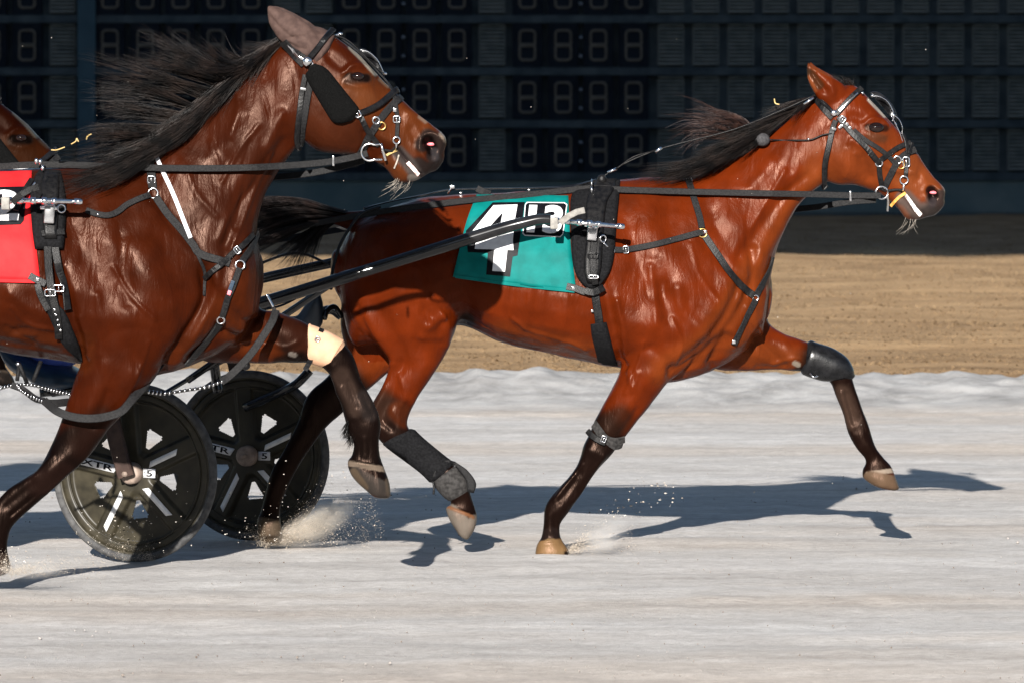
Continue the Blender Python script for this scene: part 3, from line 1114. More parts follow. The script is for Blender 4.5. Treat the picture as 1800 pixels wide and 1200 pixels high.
    puff('low dust around the hoof at the left edge', [(40, 1004, 120, 26, .3)], 22.0, 12, (.96, .94, .91), 4)
# ------------------------------------------------------------------ the animals
BLACK = (.006, .0042, .0038)
SMOKE = (.045, .032, .027)

def horse2():
    D0 = 24.0
    V = []; Fc = []
    # trunk, rump to breast
    loft([(598, 440, 598, 525, .13, 0, 0, 2.2), (620, 396, 618, 600, .20, 0, 0, 2.3), (650, 377, 648, 605, .245, 0, -.05, 2.4),
          (705, 357, 705, 592, .275, 0, -.08, 2.4), (765, 345, 765, 582, .285, 0, -.12, 2.3), (815, 341, 812, 572, .275, 0, -.16, 2.2),
          (860, 339, 858, 592, .28, 0, -.18, 2.2), (910, 337, 908, 609, .292, 0, -.2, 2.2), (970, 333, 968, 623, .295, 0, -.24, 2.2),
          (1040, 322, 1038, 637, .285, 0, -.3, 2.2), (1100, 314, 1098, 650, .262, 0, -.34, 2.2), (1160, 312, 1160, 672, .245, 0, -.34, 2.2),
          (1215, 314, 1215, 664, .232, .0, -.28, 2.2), (1265, 335, 1265, 645, .215, .015, -.2, 2.2), (1305, 372, 1305, 618, .195, .03, -.1, 2.2),
          (1327, 425, 1327, 592, .15, .05, 0, 2.2), (1341, 460, 1339, 565, .085, .06, 0, 2.2)], D0, V, Fc)
    # neck
    loft([(1165, 316, 1340, 590, .185, 0, -.25, 2.1), (1221, 309, 1357, 470, .155, .01, -.25, 2.1), (1273, 278, 1374, 414, .130, .01, -.28, 2.1),
          (1323, 254, 1395, 370, .112, .0, -.28, 2.1), (1372, 220, 1425, 338, .100, 0, -.25, 2.1), (1415, 184, 1452, 318, .092, 0, -.2, 2.1),
          (1442, 166, 1475, 300, .082, 0, -.1, 2.1)], D0, V, Fc)
    # head
    loft([(1462, 158, 1443, 240, .066, 0, .1, 2.2), (1482, 150, 1446, 285, .084, 0, .05, 2.2), (1503, 151, 1452, 314, .094, 0, 0, 2.3), (1530, 176, 1476, 325, .098, 0, .05, 2.4),
          (1556, 203, 1502, 326, .096, 0, .1, 2.4), (1578, 227, 1524, 333, .082, 0, .05, 2.4), (1600, 253, 1546, 341, .066, 0, 0, 2.3),
          (1622, 284, 1564, 352, .056, 0, 0, 2.2), (1640, 309, 1580, 369, .054, 0, 0, 2.3), (1653, 323, 1592, 386, .056, 0, .1, 2.4),
          (1662, 335, 1610, 389, .052, 0, .1, 2.4), (1660, 352, 1632, 381, .038, 0, 0, 2.2)], D0, V, Fc, sub=6)
    # ears
    for yc in (-.062, .062):
        dx = 0 if yc < 0 else 4
        loft([(1421 + dx, 107, 1417 + dx, 111, .005, yc, 0, 2), (1431 + dx, 117, 1416 + dx, 125, .017, yc, 0, 2), (1446 + dx, 126, 1419 + dx, 143, .026, yc, 0, 2),
              (1464 + dx, 136, 1429 + dx, 162, .030, yc * .95, 0, 2), (1480 + dx, 146, 1446 + dx, 182, .030, yc * .85, 0, 2), (1490, 158, 1462, 190, .03, yc * .7, 0, 2)], D0, V, Fc, nring=18)
    # near fore, planted
    loft([(1245, 560, 1120, 520, .09, -.13, 0, 2.2), (1232, 625, 1100, 590, .105, -.14, 0, 2.2), (1195, 657, 1093, 636, .092, -.15, 0, 2.2), (1172, 674, 1085, 662, .082, -.15, 0, 2.2),
          (1150, 703, 1066, 700, .068, -.15, 0, 2.2), (1120, 740, 1046, 738, .055, -.15, 0, 2.2), (1099, 767, 1037, 761, .048, -.15, 0, 2.3),
          (1083, 789, 1025, 782, .047, -.15, 0, 2.4), (1067, 808, 1020, 800, .043, -.15, 0, 2.4), (1049, 828, 1012, 820, .034, -.15, 0, 2.2),
          (1030, 854, 993, 845, .029, -.15, 0, 2.2), (1012, 880, 969, 870, .033, -.15, 0, 2.2), (998, 902, 957, 893, .034, -.15, 0, 2.2),
          (985, 922, 956, 919, .028, -.15, 0, 2.2), (986, 944, 953, 944, .031, -.15, 0, 2.2), (991, 952, 945, 956, .040, -.15, 0, 2.3), (998, 962, 942, 966, .047, -.15, 0, 2.5), (1001, 974, 941, 974, .051, -.15, 0, 2.6), (1000, 984, 942, 984, .05, -.15, 0, 2.6)], D0, V, Fc)
    # far fore, reaching
    loft([(1330, 500, 1225, 600, .09, .10, 0, 2.2), (1347, 560, 1250, 645, .088, .13, 0, 2.2), (1375, 586, 1300, 652, .074, .15, 0, 2.2), (1408, 597, 1365, 650, .060, .15, 0, 2.2),
          (1434, 606, 1412, 653, .050, .15, 0, 2.3), (1470, 620, 1433, 662, .047, .15, 0, 2.4), (1493, 648, 1457, 670, .043, .15, 0, 2.4),
          (1505, 690, 1468, 694, .032, .15, 0, 2.2), (1518, 724, 1481, 728, .027, .15, 0, 2.2), (1531, 756, 1490, 760, .031, .15, 0, 2.2),
          (1541, 784, 1503, 786, .034, .15, 0, 2.2), (1554, 804, 1521, 808, .027, .15, 0, 2.2), (1567, 820, 1515, 825, .034, .15, 0, 2.2),
          (1574, 838, 1516, 838, .044, .15, 0, 2.3), (1581, 857, 1524, 845, .046, .15, 0, 2.3)], D0, V, Fc)
    # near hind, swinging forward
    loft([(800, 400, 622, 405, .10, -.12, 0, 2.3), (812, 470, 606, 470, .122, -.13, 0, 2.3), (814, 530, 615, 535, .128, -.14, 0, 2.3), (803, 573, 640, 580, .115, -.14, 0, 2.3),
          (790, 606, 668, 607, .095, -.14, 0, 2.2), (775, 636, 684, 632, .08, -.14, 0, 2.2), (752, 670, 680, 660, .066, -.14, 0, 2.2),
          (735, 693, 666, 688, .054, -.14, 0, 2.2), (722, 720, 653, 712, .045, -.14, 0, 2.2), (716, 745, 650, 742, .044, -.14, 0, 2.3),
          (727, 762, 668, 773, .042, -.14, 0, 2.3), (748, 779, 694, 792, .036, -.14, 0, 2.2), (775, 801, 738, 826, .030, -.14, 0, 2.2),
          (801, 822, 763, 850, .034, -.14, 0, 2.2), (820, 848, 782, 870, .034, -.14, 0, 2.2), (828, 872, 794, 884, .027, -.14, 0, 2.2),
          (836, 897, 786, 889, .031, -.14, 0, 2.2), (838, 910, 782, 894, .040, -.14, 0, 2.2), (834, 930, 789, 913, .045, -.14, 0, 2.3), (825, 946, 803, 934, .034, -.14, 0, 2.3)], D0, V, Fc)
    # far hind, pushing off behind
    loft([(790, 500, 606, 480, .11, .12, 0, 2.3), (750, 565, 598, 560, .115, .13, 0, 2.2), (720, 620, 606, 610, .092, .14, 0, 2.2), (686, 650, 612, 628, .075, .14, 0, 2.2), (651, 682, 594, 642, .060, .14, 0, 2.2),
          (608, 720, 572, 664, .048, .14, 0, 2.3), (576, 748, 541, 694, .043, .14, 0, 2.3), (552, 777, 522, 745, .033, .14, 0, 2.2), (530, 812, 500, 786, .030, .14, 0, 2.2),
          (511, 845, 478, 826, .034, .14, 0, 2.2), (497, 878, 467, 862, .031, .14, 0, 2.2), (492, 900, 458, 898, .033, .14, 0, 2.2), (494, 922, 452, 914, .042, .14, 0, 2.2), (497, 948, 452, 944, .045, .14, 0, 2.3)], D0, V, Fc)
    # dock of the tail
    loft([(680, 366, 670, 400, .05, 0, 0, 2), (627, 371, 618, 404, .036, 0, 0, 2), (590, 371, 588, 396, .03, .0, 0, 2), (560, 365, 556, 386, .022, 0, 0, 2), (525, 358, 522, 372, .014, 0, 0, 2)], D0, V, Fc, nring=16)
    me, co, ed = fuse('bay_horse', V, Fc, .0062)
    g = -1.0
    strokes = [
        # shoulder, breast and neck
        ([(1235, 420), (1285, 480), (1322, 528)], 9, -.006), ([(1322, 440), (1318, 500), (1288, 560), (1240, 620), (1180, 664)], 9, -.015),
        ([(1438, 316), (1395, 365), (1352, 428), (1318, 480), (1296, 540), (1272, 585)], 15, .012), ([(1415, 312), (1372, 352), (1330, 410), (1300, 452)], 10, -.008),
        ([(1300, 500), (1266, 566), (1220, 616), (1180, 650)], 9, -.012), ([(1285, 480), (1262, 540), (1215, 600)], 20, .014),
        ([(1345, 520), (1332, 575), (1296, 600)], 16, .012), ([(1338, 572), (1322, 603)], 8, -.012), ([(1278, 592), (1252, 640)], 9, -.02),
        ([(1128, 350), (1150, 420), (1195, 480), (1240, 540)], 26, .011), ([(1105, 400), (1125, 470), (1150, 520)], 20, -.006),
        ([(1060, 500), (1075, 560), (1088, 620), (1094, 642)], 11, -.013), ([(1084, 530), (1096, 590), (1098, 630)], 6, .007),
        ([(1150, 575), (1175, 590)], 40, .018), ([(1142, 470), (1150, 520), (1152, 570)], 8, .006), ([(1165, 500), (1172, 560)], 10, -.006),
        ([(1190, 510), (1200, 545), (1240, 590)], 12, .008), ([(1145, 610), (1170, 632), (1180, 650)], 9, -.006), ([(1105, 650), (1112, 685)], 5, .006), ([(1122, 655), (1114, 680)], 4, .005),
        ([(1140, 660), (1100, 720), (1072, 760)], 12, .006), ([(1120, 720), (1090, 760)], 6, -.004),
        ([(1300, 290), (1340, 330), (1300, 370)], 26, -.006), ([(1250, 330), (1290, 400)], 22, .006), ([(1355, 285), (1320, 330)], 12, .005),
        # flank, ribs, belly
        ([(832, 400), (822, 470), (812, 540)], 22, -.014), ([(820, 560), (850, 585)], 16, -.010),
        ([(905, 500), (890, 560)], 9, -.004), ([(935, 505), (922, 575)], 9, .004), ([(965, 515), (955, 590)], 9, -.004), ([(995, 525), (990, 600)], 9, .004),
        ([(860, 590), (930, 606), (1030, 630)], 7, -.005),
        # haunch
        ([(690, 440), (720, 520), (740, 560)], 30, .012), ([(640, 560), (668, 595), (690, 630)], 14, .012), ([(628, 540), (655, 590), (684, 634)], 6, -.006), ([(660, 540), (690, 590), (715, 640)], 16, -.010),
        ([(745, 548), (772, 568)], 9, -.008), ([(752, 575), (778, 556)], 9, .010), ([(742, 592), (770, 590)], 8, .008), ([(735, 600), (750, 630)], 12, -.006),
        ([(785, 575), (782, 605)], 9, .009), ([(760, 610), (745, 660), (720, 700)], 14, .008), ([(705, 640), (690, 690), (672, 730)], 9, -.008),
        ([(690, 640), (672, 690), (660, 720)], 5, .006), ([(690, 722), (700, 735)], 8, .006), ([(672, 740), (688, 752)], 6, -.006), ([(700, 750), (720, 762)], 8, .004),
        # head
        ([(1497, 247), (1530, 268), (1560, 292), (1580, 300)], 6, .006), ([(1460, 270), (1490, 300)], 26, .008), ([(1515, 280), (1528, 312)], 9, -.008),
        ([(1492, 252), (1498, 268), (1503, 272)], 3, .004), ([(1519, 217), (1531, 209), (1549, 211), (1560, 222)], 4.5, .006), ([(1522, 235), (1540, 243), (1557, 238)], 4, .002), ([(1500, 205), (1518, 212)], 9, -.006),
        ([(1540, 226)], 7, -.004), ([(1560, 250), (1590, 290)], 12, -.005), ([(1604, 300), (1618, 304), (1630, 322)], 6, .004), ([(1618, 300), (1612, 318)], 6, -.004),
        ([(1637, 335), (1642, 346)], 9, -.026), ([(1626, 335), (1630, 330), (1642, 328), (1652, 335)], 5, .007), ([(1628, 345), (1636, 360), (1645, 362)], 5, .005),
        ([(1586, 340), (1604, 362), (1622, 380)], 4, -.010), ([(1580, 355), (1596, 376)], 8, .006), ([(1440, 120), (1432, 145), (1450, 165)], 3, .002), ([(1428, 130), (1440, 148), (1450, 160)], 7, -.012),
        ([(1460, 152), (1464, 164)], 5, .004),
        ([(900, 560), (940, 585), (1000, 600), (1030, 615)], 3.5, .004), ([(1130, 600), (1125, 630), (1110, 665), (1100, 690)], 3.5, .004), ([(1180, 560), (1196, 600), (1190, 640)], 4, .004), ([(1215, 430), (1228, 480), (1260, 530)], 4, .003),
        ([(1380, 300), (1350, 350), (1322, 400)], 4, .003), ([(1400, 250), (1390, 300)], 8, -.004), ([(1490, 262), (1494, 290), (1486, 310)], 3, .003), ([(1570, 262), (1590, 290), (1612, 310)], 3, .0035), ([(1575, 300), (1600, 306)], 3, .003),
        ([(730, 460), (750, 520)], 8, -.006), ([(660, 420), (690, 470), (700, 520)], 20, .006), ([(760, 520), (772, 545), (780, 560)], 4, .004), ([(700, 660), (712, 690), (705, 712)], 4, .004),
        ([(1360, 640), (1400, 628), (1420, 640)], 4, .004), ([(1330, 645), (1380, 645)], 5, -.004), ([(1062, 800), (1036, 838), (1008, 880)], 4, .004), ([(1044, 826), (1018, 862)], 3, -.004), ([(1024, 815), (1002, 845), (980, 872)], 3, .003),
        ([(1496, 675), (1512, 722), (1526, 756)], 3.5, .004), ([(1478, 690), (1490, 735), (1500, 765)], 3.5, .004), ([(1487, 690), (1500, 745)], 2.5, -.004), ([(1508, 786), (1518, 806)], 4, .003),
        ([(965, 905), (968, 935)], 4, .003), ([(975, 905), (978, 935)], 3, -.003), ([(950, 952), (990, 947)], 2.5, .003), ([(786, 890), (832, 906)], 2.5, .003),
        # joints and tendons of the lower legs
        ([(1035, 790), (1055, 800)], 8, .004), ([(1020, 830), (985, 880)], 5, -.003), ([(1008, 838), (975, 878)], 4, .004), ([(985, 890), (975, 900)], 9, .004),
        ([(1485, 680), (1505, 740)], 5, -.003), ([(1480, 690), (1500, 750)], 4, .003), ([(1515, 765), (1525, 780)], 9, .003),
        ([(1370, 600), (1400, 630)], 14, .006), ([(1310, 620), (1345, 628)], 10, .006), ([(1330, 590), (1345, 612), (1380, 640)], 7, -.006),
    ]
    co = sculpt(me, co, ed, strokes, D0, .0046)
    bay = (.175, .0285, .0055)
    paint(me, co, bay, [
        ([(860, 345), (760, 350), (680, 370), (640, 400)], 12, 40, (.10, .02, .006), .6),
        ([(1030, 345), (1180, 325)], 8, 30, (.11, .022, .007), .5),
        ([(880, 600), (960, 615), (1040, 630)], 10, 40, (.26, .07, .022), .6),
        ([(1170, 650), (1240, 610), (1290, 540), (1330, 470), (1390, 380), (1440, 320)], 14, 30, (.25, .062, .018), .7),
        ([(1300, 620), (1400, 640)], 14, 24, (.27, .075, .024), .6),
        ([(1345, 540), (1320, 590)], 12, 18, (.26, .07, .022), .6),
        ([(640, 640), (700, 620)], 30, 30, (.23, .055, .017), .6, 24.06, 25),
        ([(620, 560), (612, 520)], 24, 26, (.055, .04, .034), .7, 24.0, 25),
        ([(820, 565), (812, 580)], 10, 10, BLACK, .9),
        ([(1455, 290), (1500, 300), (1560, 310)], 30, 30, (.25, .068, .024), .6), ([(1600, 300), (1640, 320)], 26, 20, (.27, .085, .034), .7),
        ([(1556, 250), (1560, 290)], 18, 20, (.24, .065, .024), .5),
        ([(1530, 240), (1552, 244)], 4, 9, (.11, .05, .03), .7), ([(1526, 224), (1556, 226)], 4, 5, BLACK, .85),
        ([(1590, 350), (1612, 372), (1632, 372)], 10, 12, (.14, .115, .10), .85), ([(1640, 350), (1655, 345), (1645, 368), (1628, 376)], 8, 9, (.055, .045, .042), .9),
        ([(1637, 336), (1641, 346)], 8, 4, (.006, .004, .004), .97), ([(1640, 354), (1638, 360)], 4, 5, (.07, .055, .058), .8), ([(1590, 382), (1582, 370)], 5, 8, (.30, .12, .07), .7),
        ([(1588, 342), (1604, 362), (1620, 380)], 2, 4, (.08, .05, .045), .9),
        ([(1528, 176), (1555, 204)], 2, 3, (.72, .62, .52), .95), ([(1657, 327), (1661, 334)], 1, 3, (.4, .22, .14), .7),
        ([(1416, 110), (1418, 124)], 4, 8, BLACK, .85), ([(1425, 130), (1440, 150)], 6, 5, (.06, .03, .015), .8), ([(1421, 136), (1434, 160)], 1.5, 3, (.3, .1, .045), .8),
        ([(1424, 116), (1470, 136)], 3, 4, (.2, .06, .025), .8),
        ([(1045, 775), (1022, 815), (985, 880), (970, 940)], 40, 34, BLACK, .97, 23, 24.05), ([(1090, 735), (1060, 755)], 14, 20, (.03, .012, .007), .75, 23, 24.05),
        ([(970, 945), (970, 948)], 18, 3, (.03, .02, .018), .5),
        ([(1455, 640), (1480, 670), (1500, 730), (1530, 800)], 36, 30, (.006, .004, .0035), .96), ([(1440, 608), (1460, 616)], 8, 14, BLACK, .9), ([(1480, 690), (1495, 740)], 9, 12, (.085, .05, .036), .7), ([(1405, 655), (1430, 652)], 7, 9, BLACK, .9), ([(1397, 638), (1403, 641)], 3.5, 2, (.45, .38, .3), .9),
        ([(680, 745), (730, 790), (800, 850), (815, 890)], 38, 26, BLACK, .96, 23, 24.02), ([(668, 700), (660, 730)], 10, 24, (.05, .022, .014), .8, 23, 24.02), ([(700, 722), (712, 734)], 12, 12, (.12, .03, .012), .7, 23, 24.02),
        ([(590, 700), (540, 760), (500, 830), (480, 900)], 50, 34, BLACK, .97, 24.02, 25),
        # hooves
        ([(968, 962), (975, 972)], 16, 2, (.30, .19, .095), 1, 23, 24.05), ([(945, 962), (998, 956)], 10, 3, (.33, .19, .085), .9, 23, 24.05),
        ([(1525, 832), (1572, 826)], 3, 2, (.45, .36, .28), .95), ([(1530, 840), (1572, 848), (1580, 857)], 11, 4, (.19, .12, .075), .96),
        ([(790, 903), (812, 925), (822, 942)], 17, 3, (.24, .20, .165), 1, 23, 24.02), ([(835, 915), (834, 930)], 9, 4, (.27, .22, .18), 1, 23, 24.02), ([(788, 890), (832, 908)], 2, 2, (.30, .13, .06), .9, 23, 24.02),
        ([(455, 925), (495, 932)], 16, 3, (.13, .095, .065), 1, 24.02, 25), ([(455, 942), (498, 945)], 10, 3, (.13, .095, .065), 1, 24.02, 25),
        ([(530, 362), (600, 380)], 12, 18, (.06, .018, .010), .7),
    ])
    o = bpy.data.objects.new('bay_horse', me)
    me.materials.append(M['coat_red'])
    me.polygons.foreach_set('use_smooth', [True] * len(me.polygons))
    link(o)
    tag(o, 'bright bay trotting horse with the teal number cloth, front leg reaching out', 'horse', 'harness horses at full trot')
    return o

def horse1(shift=None, name='dark_horse', voxel=.0062, D0=22.2, tr=None, label=None):
    """tr(x, y, weight): moves authored points (used for the second animal built to the same pattern)"""
    T = tr or (lambda x, y, k: (x, y))
    def lf(st, k=0.0, nring=28, sub=5, ks=None):
        out = []
        for i, s in enumerate(st):
            kk = ks[i] if ks else k
            a = T(s[0], s[1], kk); b = T(s[2], s[3], kk)
            out.append((*a, *b, *s[4:]))
        loft(out, D0, V, Fc, nring, sub)
    V = []; Fc = []
    lf([(-372, 400, -372, 500, .13, 0, 0, 2.2), (-348, 345, -350, 570, .2, 0, 0, 2.3), (-285, 308, -285, 600, .265, 0, -.05, 2.4), (-200, 297, -200, 598, .285, 0, -.1, 2.3), (-100, 297, -100, 600, .285, 0, -.16, 2.2),
        (0, 298, 0, 617, .295, 0, -.22, 2.2), (70, 294, 68, 629, .29, 0, -.28, 2.2), (140, 287, 140, 640, .27, 0, -.33, 2.2), (205, 284, 205, 656, .252, 0, -.33, 2.2), (262, 288, 262, 662, .24, 0, -.28, 2.2),
        (318, 325, 318, 650, .228, .015, -.2, 2.2), (368, 365, 368, 628, .212, .03, -.1, 2.2), (408, 392, 408, 604, .19, .05, 0, 2.2), (434, 412, 432, 582, .145, .06, 0, 2.2), (446, 440, 445, 545, .08, .06, 0, 2.2)])
    lf([(190, 290, 452, 560, .185, .0, -.25, 2.1), (228, 272, 460, 470, .165, .01, -.25, 2.1), (276, 246, 450, 405, .145, .01, -.28, 2.1), (333, 205, 462, 352, .125, .01, -.28, 2.1), (388, 158, 486, 305, .108, 0, -.25, 2.1),
        (435, 117, 512, 268, .098, 0, -.2, 2.1), (477, 84, 532, 245, .090, 0, -.15, 2.1), (505, 68, 545, 225, .08, 0, -.1, 2.1)], ks=[0, 0, .2, .4, .6, .8, 1, 1])
    lf([(520, 62, 512, 165, .068, 0, .1, 2.2), (545, 54, 520, 210, .085, 0, .05, 2.2), (574, 55, 535, 248, .097, 0, 0, 2.3), (604, 75, 560, 266, .104, 0, .05, 2.4), (634, 100, 590, 272, .106, 0, .1, 2.4), (660, 128, 618, 272, .100, 0, .1, 2.4),
        (688, 155, 643, 278, .080, 0, .05, 2.4), (712, 180, 662, 286, .064, 0, 0, 2.3), (735, 202, 680, 299, .057, 0, 0, 2.2), (757, 219, 694, 315, .057, 0, 0, 2.3), (776, 233, 714, 321, .058, 0, .1, 2.4), (785, 248, 740, 315, .05, 0, .1, 2.4), (781, 268, 757, 304, .036, 0, 0, 2.2)], k=1, sub=6)
    for yc in (-.066, .066):
        dx = 0 if yc < 0 else 8
        lf([(474 + dx, 14, 471 + dx, 18, .007, yc, 0, 2), (490 + dx, 18, 473 + dx, 32, .019, yc, 0, 2), (512 + dx, 28, 481 + dx, 50, .027, yc, 0, 2), (534 + dx, 43, 497 + dx, 70, .032, yc * .95, 0, 2), (550, 58, 518, 90, .034, yc * .85, 0, 2), (556, 74, 530, 102, .03, yc * .7, 0, 2)], k=1, nring=18)
    # near fore, planted behind
    lf([(320, 520, 165, 480, .09, -.13, 0, 2.2), (302, 600, 140, 560, .112, -.14, 0, 2.2), (284, 646, 143, 628, .098, -.15, 0, 2.2), (262, 673, 133, 662, .087, -.15, 0, 2.2), (239, 697, 122, 691, .076, -.15, 0, 2.2), (211, 735, 109, 732, .063, -.15, 0, 2.2),
        (188, 757, 102, 755, .056, -.15, 0, 2.2), (166, 790, 88, 790, .051, -.15, 0, 2.3), (141, 818, 68, 822, .05, -.15, 0, 2.4), (114, 841, 42, 840, .045, -.15, 0, 2.4), (81, 870, 14, 858, .035, -.15, 0, 2.2), (48, 900, -8, 880, .031, -.15, 0, 2.2),
        (22, 926, -30, 905, .035, -.15, 0, 2.2), (15, 946, -40, 936, .034, -.15, 0, 2.2), (13, 960, -36, 958, .028, -.15, 0, 2.2), (14, 972, -46, 968, .037, -.15, 0, 2.2), (17, 986, -52, 985, .046, -.15, 0, 2.3), (20, 1001, -54, 1001, .05, -.15, 0, 2.3)])
    # far fore, lifted and reaching
    lf([(436, 450, 330, 600, .095, .10, 0, 2.2), (451, 535, 352, 632, .09, .13, 0, 2.2), (488, 549, 415, 638, .075, .15, 0, 2.2), (520, 560, 478, 638, .063, .15, 0, 2.2), (555, 576, 530, 636, .054, .15, 0, 2.3), (592, 594, 556, 640, .049, .15, 0, 2.4),
        (620, 622, 577, 652, .046, .15, 0, 2.4), (635, 664, 585, 672, .037, .15, 0, 2.2), (650, 694, 596, 702, .033, .15, 0, 2.2), (664, 724, 606, 738, .036, .15, 0, 2.2), (670, 748, 611, 756, .037, .15, 0, 2.2), (667, 772, 621, 780, .031, .15, 0, 2.2),
        (669, 798, 618, 801, .031, .15, 0, 2.2), (676, 820, 611, 812, .039, .15, 0, 2.2), (684, 845, 620, 838, .046, .15, 0, 2.3), (687, 868, 648, 866, .044, .15, 0, 2.3)])
    # hind legs (beyond the picture's edge; they throw shadows)
    def q(l, ycs):
        return [((a - 965) * 1.08 - 15, (b - 970) * 1.08 + 1000, (c - 965) * 1.08 - 15, (d - 970) * 1.08 + 1000, w_, ycs, 0, 2.2) for a, b, c, d, w_ in l]
    lf(q([(812, 470, 606, 470, .122), (814, 530, 615, 535, .128), (803, 573, 640, 580, .115), (775, 636, 684, 632, .08), (735, 693, 666, 688, .054), (716, 745, 650, 742, .044), (727, 762, 668, 773, .042), (775, 801, 738, 826, .030), (801, 822, 763, 850, .034), (828, 872, 794, 884, .027), (838, 910, 782, 894, .040), (825, 946, 803, 934, .034)], -.14))
    lf(q([(790, 500, 606, 480, .11), (750, 565, 598, 560, .115), (686, 650, 612, 628, .075), (608, 720, 572, 664, .048), (552, 777, 522, 745, .033), (511, 845, 478, 826, .034), (492, 900, 458, 898, .033), (497, 948, 452, 944, .045)], .14))
    lf([(-320, 325, -330, 365, .05, 0, 0, 2), (-385, 335, -390, 372, .036, 0, 0, 2), (-440, 330, -445, 352, .022, 0, 0, 2), (-480, 324, -482, 338, .014, 0, 0, 2)], nring=16)
    me, co, ed = fuse(name, V, Fc, voxel)
    def Tp(p): return T(p[0], p[1], 1.0)
    strokes = [
        ([(268, 345), (310, 400), (345, 445), (358, 500)], 10, -.008), ([(362, 470), (360, 530), (325, 590), (290, 648)], 10, -.018),
        ([(385, 460), (372, 530), (335, 600), (300, 645)], 9, .007), ([(520, 262), (480, 330), (440, 400), (415, 470), (395, 540)], 16, .010), ([(500, 250), (455, 310), (415, 370), (395, 430)], 10, -.008),
        ([(425, 480), (430, 540), (420, 575)], 24, .016), ([(398, 585), (425, 588), (448, 560)], 7, -.015), ([(400, 560), (415, 570)], 10, .008), ([(388, 575), (372, 600), (340, 632)], 11, -.024),
        ([(105, 480), (125, 540), (140, 590), (146, 632)], 10, -.014), ([(138, 560), (152, 600), (150, 625)], 6, .007), ([(160, 330), (190, 400), (240, 470), (300, 530)], 30, .012), ([(130, 400), (165, 470)], 22, -.006),
        ([(225, 560), (260, 570)], 44, .018), ([(212, 420), (222, 480), (226, 530)], 14, -.006), ([(250, 440), (285, 520), (300, 580)], 24, .008), ([(225, 610), (250, 640), (270, 650)], 12, -.006),
        ([(180, 640), (168, 690), (150, 730)], 16, .006), ([(235, 660), (200, 720), (175, 760)], 14, .006), ([(190, 690), (165, 745)], 8, -.005),
        ([(8, 560), (60, 600)], 10, -.005), ([(20, 520), (80, 560)], 12, .006), ([(5, 600), (100, 622)], 8, -.005), ([(20, 585), (50, 580)], 6, -.004), ([(30, 590), (60, 590)], 5, .004),
        ([(360, 230), (400, 280), (350, 330)], 30, -.006), ([(300, 280), (350, 350)], 24, .006), ([(425, 200), (400, 260)], 16, .006), ([(470, 130), (480, 190)], 18, -.005), ([(495, 200), (470, 260)], 9, .006), ([(460, 300), (420, 350), (385, 420)], 7, .005), ([(430, 330), (415, 400)], 5, -.004),
        ([(470, 560), (510, 590)], 20, .006), ([(410, 600), (440, 598), (460, 615)], 8, .007), ([(430, 608), (470, 600)], 6, -.006), ([(515, 618), (525, 622)], 5, .005),
        ([(595, 690), (640, 720)], 12, .004), ([(625, 660), (645, 715)], 6, -.003), ([(600, 680), (620, 735)], 5, .004), ([(560, 660), (585, 645)], 6, .004),
        ([(120, 800), (90, 825)], 14, .005), ([(60, 850), (10, 890)], 6, -.003), ([(160, 800), (120, 830), (80, 866)], 4, .004), ([(95, 800), (60, 838)], 4, .003), ([(62, 870), (20, 905)], 3, -.004),
        ([(455, 220), (420, 265), (390, 320)], 4, .004), ([(440, 250), (425, 300)], 4, -.003), ([(480, 270), (450, 330), (420, 400), (400, 450)], 4, .005), ([(410, 150), (420, 190), (405, 240)], 6, .004), ([(370, 250), (385, 290)], 5, .003), ([(330, 300), (345, 340), (380, 380)], 5, .003),
        ([(200, 470), (230, 520), (270, 560)], 4, .004), ([(260, 600), (250, 640), (225, 690), (205, 720)], 4, .004), ([(20, 540), (50, 570), (95, 580)], 4, .004), ([(10, 575), (60, 605)], 4, -.004), ([(170, 520), (180, 580), (175, 620)], 8, .005),
        ([(585, 660), (598, 695), (612, 735)], 4, .004), ([(640, 670), (655, 710), (662, 735)], 4, .003), ([(612, 670), (628, 715)], 3, -.004), ([(640, 770), (642, 800)], 5, .003), ([(616, 812), (672, 820)], 2.5, .003), ([(470, 600), (500, 610), (525, 600)], 4, .004),
    ]
    hs = [
        ([(588, 195), (625, 205), (662, 235), (690, 250)], 7, .006), ([(545, 215), (590, 245)], 28, .008), ([(640, 235), (648, 268)], 9, -.008),
        ([(603, 128), (620, 116), (642, 119), (655, 134)], 5, .007), ([(608, 147), (628, 153), (649, 148)], 4, .003), ([(580, 100), (600, 118)], 10, -.006), ([(628, 134)], 8, -.004),
        ([(664, 155), (700, 205)], 12, -.005), ([(718, 200), (738, 205), (752, 222)], 7, .004), ([(722, 228), (728, 245)], 7, -.005),
        ([(753, 248), (760, 262)], 10, -.028), ([(738, 262), (742, 244), (758, 236), (776, 244)], 5, .008), ([(742, 270), (756, 285), (768, 280)], 6, .006),
        ([(698, 265), (716, 285), (742, 310)], 5, -.012), ([(692, 285), (712, 308)], 10, .007), ([(560, 110), (556, 140)], 8, -.003), ([(480, 40), (500, 60), (520, 72)], 3, -.004),
    ]
    strokes = [([T(*p, 0.0) for p in s[0]], s[1], s[2]) for s in strokes] + [([Tp(p) for p in s[0]], s[1], s[2]) for s in hs]
    co = sculpt(me, co, ed, strokes, D0, .0048)
    bay = (.105, .0205, .0065)
